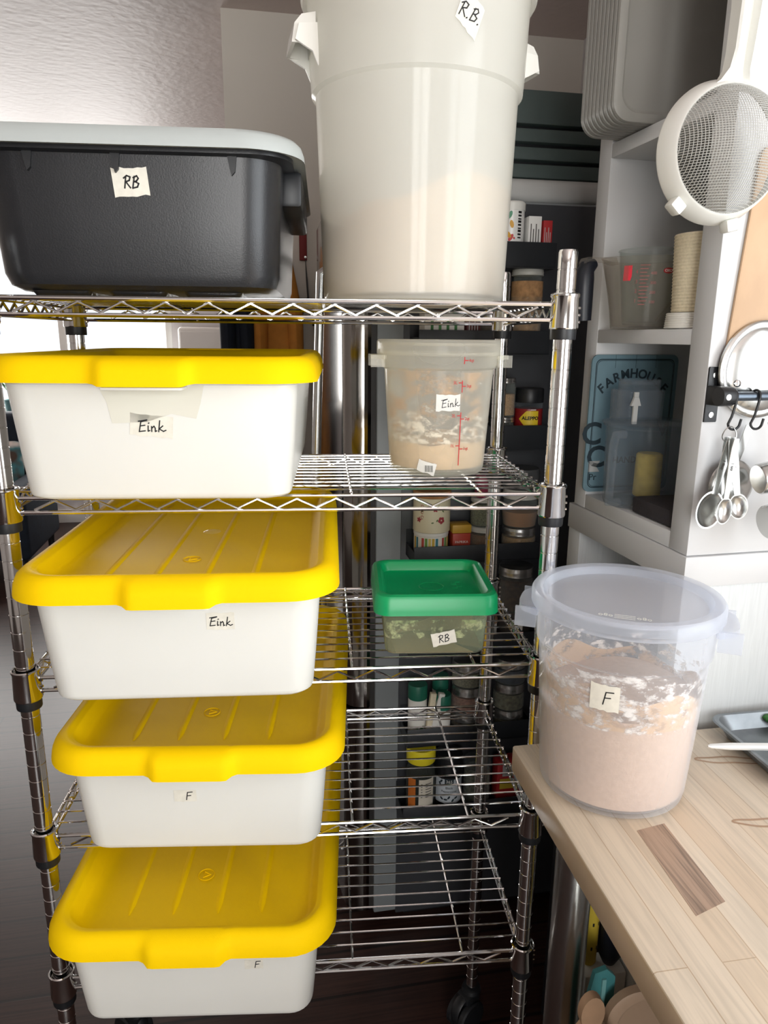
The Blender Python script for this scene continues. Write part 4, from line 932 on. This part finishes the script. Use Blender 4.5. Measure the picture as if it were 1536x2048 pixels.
jar('spice_jar', 'small jar of brown spice beside the red tin, under the herb jar', .184, -.046, LZ[4], .035, .070, speck('brown_spice', '#6b4a33'), M_wlid, .9, .012)
jar('spice_jar', 'jar of green-grey herbs stacked beside the rack post, fourth ledge', .180, -.046, LZ[4] + .0705, .029, .066, speck('herbs', '#6c6a54', .5), M_wlid, .9, .010)
o = MB().lathe([(0, 0), (.018, 0), (.020, .004), (.020, .045), (.016, .05), (0, .05)], 24).build('magenta_cap_pot', mat('magenta', '#96304f', .5), loc=fr_(.180, -.046, LZ[4] + .137), rot=ROOM); tag(o, 'small magenta pot on top of the herb jar', 'pot')
jar('spice_jar', 'wide jar with a ribbed metal lid at the bottom right of the fourth ledge', .269, -.046, LZ[4], .041, .066, speck('ochre_spice', '#8a6a44'), M_zinc, .9, .018)
jar('spice_jar', 'wide jar of brown powder with a pale lid, fourth ledge right end', .269, -.046, LZ[4] + .0665, .0425, .088, speck('brown_powder', '#93694a', .12), M_wlid, .55, .022, shape='squat')
o = MB().lathe([(0, 0), (.038, 0), (.041, .004), (.041, .04), (.038, .046), (0, .048)], 28).build('cork_disc_jar', mat('smoked_glass_lid', '#4b4d4e', .3), loc=fr_(.269, -.046, LZ[4] + .155), rot=ROOM); tag(o, 'dark round pot on top of the pale-lidded jar, fourth ledge', 'pot')
# fifth ledge
jar('spice_jar', 'wide jar of dark brown pods with a metal lid, behind the green-lidded container', .268, -.046, LZ[5] + .0855, .0425, .106, speck('dark_pods', '#3b2a23', .6, 110), M_zinc, .9, .022)
o = thing('small_tin', 'short dark tin with a paper label under the jar of pods', 'tin', fr_(.268, -.046, LZ[5]), ROOM)
MB().lathe([(0, 0), (.039, 0), (.040, .002), (.040, .083), (.038, .085), (0, .085)], 32).build('tin_body', mat('dark_tin', '#3a3632', .5), o); patch(.03, .026, cone_fn(0, 0, lambda z: .0402, rad(-100), .055), 'paper_label', M_tapew, o)
o = thing('small_tin', 'small tan wooden-lidded pot at the left of the dark tin', 'pot', fr_(.205, -.05, LZ[5]), ROOM)
MB().lathe([(0, 0), (.019, 0), (.020, .002), (.020, .055), (0, .055)], 28).build('pot_body', M_wpaper, o); MB().lathe([(0, .0555), (.021, .0555), (.021, .066), (.019, .068), (0, .068)], 28).build('lid', M_wood, o)
# sixth ledge: two towers of jars
for xx, side, conts in ((.160, 'left', ('#6a5a48', '#8a6256', '#77715f')), (.266, 'right', ('#5d5a50', '#6b6554', '#3a3f4c'))):
    zz = LZ[6]
    for k, (c, hh, what) in enumerate(zip(conts, (.062, .068, .062), ('bottom', 'middle', 'top'))):
        jar('spice_jar', '%s jar with a ringed metal lid in the %s tower on the sixth ledge' % (what, side), xx, -.046, zz, .040, hh, speck('spice_%s%d' % (side, k), c, .45, 260 if k != 1 else 120), M_zinc, .9, .022); zz += hh + .0005
def shaker(lab, x, y, z, h, r=.0225):
    o = thing('spice_shaker', lab, 'shaker', fr_(x, y, z), ROOM, 'green-capped shakers on the sixth ledge')
    MB().lathe([(0, 0), (r * .95, 0), (r, .003), (r, h - .036), (0, h - .036)], 28).build('shaker_body', M_wpaper, o)
    MB().lathe([(0, h - .0355), (r * 1.02, h - .0355), (r * 1.04, h - .033), (r * 1.02, h - .003), (r * .96, h), (0, h)], 32).build('cap', mat('dark_green_cap', '#1f6a55', .45), o)
    b = MB(); cf3 = cone_fn(0, 0, lambda z: r + .0001, rad(-85), 0); b.prism(leafp(.004, .035, .8, .008), .0002, .0005, cf3); b.prism(leafp(-.004, .03, 2.2, .007), .0002, .0005, cf3); b.build('leaf_print', M_leaf, o)
shaker('green-capped shaker at the left end of the sixth ledge', .036, -.052, LZ[6], .142)
shaker('green-capped shaker standing at the rear, partly hidden by another', .098, -.027, LZ[6], .148, .0192)
shaker('green-capped shaker with a leaf print in front of another', .094, -.0665, LZ[6], .118, .0195)
for x, M, lab, tl_ in ((.058, M_paper, 'tan paper packet leaning between the green-capped shakers', .10), (.064, M_wpaper, 'white paper packet leaning beside the tan packet', .22)):
    o = MB().box(-.007, .007, -.010, .002, 0, .125, bev=.0005, T=Matrix.Rotation(tl_, 4, 'Y')).build('spice_packet', M, loc=fr_(x - .003, -.074, LZ[6] + .003), rot=ROOM); tag(o, lab, 'packet')
# lowest ledge
yb = thing('spice_bottle', 'bottle with a yellow cap and white label on the lowest ledge', 'bottle', fr_(.049, -.047, LZ[7]), ROOM)
MB().lathe([(0, 0), (.034, 0), (.036, .003), (.036, .130), (.028, .155), (.0, .156)], 32).build('bottle_body', clear('amber_clear', '#c7cfc9', .3, .1, 0, .4, '#5b5f5a'), yb)
MB().lathe([(0, .157), (.035, .157), (.036, .159), (.036, .188), (.033, .192), (0, .192)], 36).build('cap', mat('cap_yellow', '#e0cf2e', .4), yb)
for hd, w_, c_ in ((-78, .040, '#e7e0d0'), (-140, .022, '#d0742c')):
    q_ = patch(w_, .085, cone_fn(0, 0, lambda z: .0362, rad(hd), .078), 'label_panel', mat('bottle_label', c_, .6), yb, jag=0)
b = MB(); cf4 = cone_fn(0, 0, lambda z: .0367, rad(-78), 0)
for i in range(6): b.prism([(-.015, .072 + i * .007), (0, .072 + i * .007), (.012, .072 + i * .007), (.012, .074 + i * .007), (0, .074 + i * .007), (-.015, .074 + i * .007)], .0002, .0004, cf4)
b.build('label_print', M_cord, yb)
pj = thing('pepper_jar', 'black-lidded jar of peppercorns with a pale printed label, lowest ledge', 'jar', fr_(.120, -.047, LZ[7]), ROOM)
MB().lathe([(0, 0), (.031, 0), (.0335, .003), (.0335, .115), (0, .116)], 32).build('jar_body', mat('peppercorns', '#1d1a1a', .6, noise=.5, scale=200), pj)
MB().lathe([(0, .117), (.033, .117), (.0345, .119), (.0345, .165), (.032, .168), (0, .168)], 32).build('lid', M_black, pj)
q_ = patch(.078, .066, cone_fn(0, 0, lambda z: .0337, rad(-102), .078), 'label_panel', mat('label_paleblue', '#d3dbe2', .6), pj, jag=.02, nx=16)
b = MB(); cf5 = cone_fn(0, 0, lambda z: .0342, rad(-102), 0); b.prism([(-.011, .098), (0, .098), (.011, .098), (.011, .113), (0, .113), (-.011, .113)], .0002, .0004, cf5, 0)
text(b, '365', .011, lambda u, v, h: cf5(u, v, h + .0003), 0, .1055, 1, depth=.0002); text(b, 'Black', .0085, cf5, 0, .088, 0, depth=.0002); text(b, 'Peppercorns', .0075, cf5, 0, .078, 0, depth=.0002)
for u, v, a in ((-.02, .105, 1), (-.024, .098, 2), (.02, .105, 2), (.018, .060, .5), (-.018, .058, 2.4), (.0, .062, 1), (-.008, .056, 0), (.01, .054, 1)): b.prism(leafp(u, v, a, .005), .0002, .0004, cf5, 0)
b.build('label_print', [M_signd, M_white], pj)
jar('spice_jar', 'jar of pale herbs behind the rack post on the lowest ledge', .194, -.046, LZ[7], .035, .140, speck('pale_herbs', '#77786c', .5, 120), M_smoke, .9)
ry = thing('spice_tin', 'red packet with a yellow band at the right end of the lowest ledge', 'packet', fr_(.272, -.046, LZ[7]), ROOM)
MB().box(-.032, .032, -.02, .02, 0, .135, bev=.004).build('packet_body', M_redpl, ry); MB().box(-.024, .0325, -.0206, -.0202, .06, .088).build('yellow_band', M_yellowlab, ry); MB().box(-.018, .0325, -.0206, -.0202, .095, .126).build('pale_panel', M_pale, ry)

# ------------------------------------------------------------------ behind the rack: coats, cabinet, sofa, plant
def rm(o, x, y, z): o.location = room(x, y, z); return o
def coat(name, lab, x0, x1, ztop, zbot, M, cat, folds, y=1.49, taper=.3):
    o = thing(name, lab, cat, room((x0 + x1) / 2, y, 0), ROOM); b = MB(); w = (x1 - x0) / 2; L = []
    for i in range(15):
        f = i / 14; z = ztop + (zbot - ztop) * f; ww = w * (taper + (1 - taper) * min(1, f * 3) ** .6) * (1 + .08 * f); ring_ = []
        for j in range(40):
            a = 2 * PI * j / 40; d = .030 * (.5 + .5 * min(1, f * 3)); k = 1 + .22 * math.sin(folds * a + 2 * f) * min(1, f * 2)
            ring_.append((ww * math.cos(a), d * math.sin(a) * k, z + .008 * math.sin(3 * a) * (f > .9)))
        L.append(ring_)
    b.loft(L); b.build('coat_body', M, o)
    for sx in (-1, 1):
        MB().tube([(sx * w * .45, -.012, ztop - .05), (sx * w * .8, -.025, ztop - .22), (sx * w * .85, -.03, ztop - .50)], [.025, .033, .028], 12, flat=.8).build('sleeve', M, o)
    MB().tube([(0, .045, ztop - .008), (0, .0, ztop - .004), (0, -.008, ztop + .012)], .005, 8).build('hanging_loop', M_black, o)
    return o
coat('hanging_coat', 'ochre canvas coat hanging on the grey wall behind the rack', .352, .495, 1.80, .85, M_orange, 'coat', 5)
coat('hanging_jacket', 'dark navy jacket hanging left of the ochre coat', .255, .330, 1.80, .9, M_navy, 'jacket', 4, y=1.485)
sc_ = thing('hanging_scissors', 'dark-handled scissors hanging on the wall between tote and bucket', 'scissors', room(.525, 1.515, 1.60), ROOM)
MB().tube([(-.004, -.006, .17), (.0, -.006, .10), (.004, -.006, .03)], [.003, .010, .011], 10, flat=.3).build('blades', M_black, sc_)
MB().tube([(.002, -.006, .04), (-.02, -.006, -.01), (-.032, -.006, -.05)], [.008, .012, .009], 10, flat=.5).build('handle', M_navypl, sc_); MB().tube([(.004, -.006, .04), (.018, -.006, -.01), (.02, -.006, -.05)], [.008, .010, .008], 10, flat=.5).build('handle', M_navypl, sc_)
MB().tube([(-.004, .014, .17), (-.004, -.008, .17)], .004, 8).build('peg', M_steel, sc_)
o = MB().box(-.012, .012, -.006, .012, 0, .17, bev=.002).build('red_strap', mat('maroon_strap', '#7a2626', .7), loc=room(.515, 1.517, 1.76), rot=ROOM); tag(o, 'maroon strap hanging on the wall above the scissors', 'strap')
wc = thing('storage_cabinet', 'white freestanding cabinet by the far wall, right of the window', 'cabinet', room(.02, 4.90, 0), ROOM)
MB().box(-.20, .20, -.18, .20, .05, 1.575, bev=.025, seg=3).build('cabinet_body', M_white, wc); MB().box(-.17, .17, -.15, .18, 0, .05).build('plinth', M_pale, wc); MB().box(-.185, .185, -.187, -.181, .1, 1.54, bev=.002).build('door', M_white, wc)
MB().tube([(.15, -.186, .8), (.15, -.205, .82), (.15, -.205, .98), (.15, -.186, 1.0)], .005, 8).build('handle', M_steel, wc)
sf_ = thing('armchair', 'dark navy armchair below the far window at the left edge', 'armchair', room(-1.22, 3.95, 0), ROOM)
MB().box(-.45, .16, -.35, .35, .14, .44, bev=.04, seg=3).build('seat', M_navy, sf_); MB().box(-.45, .16, .22, .42, .30, 1.0, bev=.05, seg=3).build('backrest', M_navy, sf_)
MB().box(.06, .18, -.37, .4, .14, .62, bev=.04, seg=3).build('armrest', M_navy, sf_); MB().box(-.56, -.44, -.37, .4, .14, .62, bev=.04, seg=3).build('armrest', M_navy, sf_)
for x in (-.48, .12):
    for y in (-.3, .34): MB().lathe([(0, 0), (.018, 0), (.025, .14), (0, .14)], 12, (x, y, 0)).build('leg', M_black, sf_)
tdm = mat('tie_dye_cloth', '#b7a99e', .9)
nt = tdm.node_tree; tc = nt.nodes.new('ShaderNodeTexCoord'); nz = nt.nodes.new('ShaderNodeTexNoise'); nz.inputs['Scale'].default_value = 7; rp = nt.nodes.new('ShaderNodeValToRGB')
rp.color_ramp.elements[0].color = lin('#5a4a42'); rp.color_ramp.elements[0].position = .35; rp.color_ramp.elements[1].color = lin('#d8d0cb'); rp.color_ramp.elements[1].position = .65
e_ = rp.color_ramp.elements.new(.5); e_.color = lin('#4e8a92')
nt.links.new(tc.outputs['Object'], nz.inputs['Vector']); nt.links.new(nz.outputs['Fac'], rp.inputs['Fac']); nt.links.new(rp.outputs['Color'], nt.nodes['Principled BSDF'].inputs['Base Color'])
pw = MB(); pw.loft([[(x * k, y0, z * k + .20) for x, _, z in [(p[0], 0, p[1]) for p in rr(.2, .19, .05, 0, nc=4)]] for y0, k in ((-.075, .55), (-.055, .85), (-.02, .98), (.0, 1.0), (.02, .98), (.055, .85), (.075, .55))], T=Matrix.Translation((-.14, .06, .445)) @ Matrix.Rotation(rad(-14), 4, 'X'))
o = pw.build('cushion', tdm, loc=room(-1.22, 3.95, 0), rot=ROOM); tag(o, 'tie-dyed teal and brown cushion on the navy armchair', 'cushion')
pt = thing('potted_plant', 'small green potted plant on the far window sill', 'plant', room(-1.5, 5.10, .916), ROOM)
MB().lathe([(0, 0), (.04, 0), (.055, .09), (.058, .09), (.058, .10), (.05, .10), (.045, .085), (0, .085)], 24).build('pot', mat('teal_pot', '#5f8f96', .5), pt)
b = MB()
for i in range(22):
    a = random.uniform(0, 2 * PI); r = random.uniform(.03, .10); z = random.uniform(.16, .42); P0 = Vector((r * .3 * math.cos(a), r * .3 * math.sin(a) * .5, z - .08)); P1 = Vector((r * math.cos(a), -.02 + r * math.sin(a) * .4, z))
    b.tube([P0, (P0 + P1) / 2 + Vector((0, 0, .01)), P1], [.003, .022, .002], 6, flat=.15)
b.tube([(0, 0, .08), (.0, 0, .25), (.01, 0, .36)], .004, 6); b.build('leaves', M_leaf, pt)

# ------------------------------------------------------------------ under the table
def ut(x, y, z): return tl(x, y, z)
ct = thing('storage_cart', 'white plastic drawer cart standing under the table', 'cart', ut(.36, .01, .301), TA)
MB().box(-.163, .2, -.07, -.018, 0, .44, bev=.006).build('cart_body', M_whitepl, ct); MB().box(-.125, -.121, -.0708, -.0702, .02, .42).build('seam', M_cord, ct)
MB().box(-.127, -.117, -.076, -.0702, .23, .24, bev=.002).build('catch', M_white, ct)
bx = thing('white_box', 'narrow white box beside the cart under the table', 'box', ut(.160, -.026, .301), TA)
MB().box(-.036, .034, -.020, .024, 0, .25, bev=.004).build('box_body', M_whitepl, bx)
yl = thing('cleaner_bottle', 'yellow-labelled bottle behind the table leg', 'bottle', ut(.142, -.016, .5515), TA)
MB().lathe([(0, 0), (.011, 0), (.012, .003), (.012, .16), (.008, .185), (.008, .2), (0, .2)], 24).build('bottle_body', M_yellowlab, yl)
b = MB(); cf6 = cone_fn(0, 0, lambda z: .0121, rad(-100), 0)
for v in (.03, .075): b.prism([(-.010, v), (0, v), (.010, v), (.010, v + .006), (0, v + .006), (-.010, v + .006)], .0002, .0004, cf6)
b.build('label_bars', M_ink, yl)
nb = thing('dark_bottle', 'navy bottle beside the yellow-labelled one under the table', 'bottle', ut(.174, -.0225, .5515), TA)
MB().lathe([(0, 0), (.010, 0), (.019, .02), (.019, .20), (.012, .23), (.012, .26), (0, .26)], 28).build('bottle_body', M_navypl, nb)
tt = thing('dust_brush', 'teal plastic scraper leaning on the white box under the table', 'scraper', ut(.114, -.108, .301), TA)
MB().prism([(-.016, 0), (.020, 0), (.022, .18), (.02, .32), (.006, .335), (-.012, .33), (-.022, .27), (-.018, .19)], -.004, .004, lambda u, v, h: (u, h, v)).build('scraper_blade', M_tealpl, tt); MB().box(-.001, .005, -.007, -.004, .02, .32).build('rib', mat('pale_teal', '#6fa3a3', .5), tt)
wp = thing('wooden_paddle', 'small wooden paddle with a round knob under the table', 'paddle', ut(.068, -.17, .301), TA)
b = MB(); P = [(-.05, 0), (.06, 0), (.062, .23), (.03, .30), (.012, .315)] + [(.017 * math.cos(t), .335 + .028 * math.sin(t)) for t in [rad(x) for x in range(-40, 221, 20)]] + [(-.014, .315), (-.04, .28), (-.05, .23)]
b.prism(P, -.006, .006, lambda u, v, h: (u, h, v)); b.build('paddle_board', M_wood, wp)
bl = thing('tan_lid', 'large tan plastic lid standing upright under the table', 'lid', ut(.216, -.135, .301), TA)
b = MB(); b.loft([[(x, y, zz + .16) for x, zz, y in [(p[0], p[1], d2) for p in rr(.105 - dd, .16 - dd, .045, 0, nc=8)]] for dd, d2 in ((.002, .008), (0, .006), (0, -.006), (.003, -.008), (.013, -.008), (.017, -.003), (.02, -.002))]); b.build('lid_panel', M_brownlid, bl)
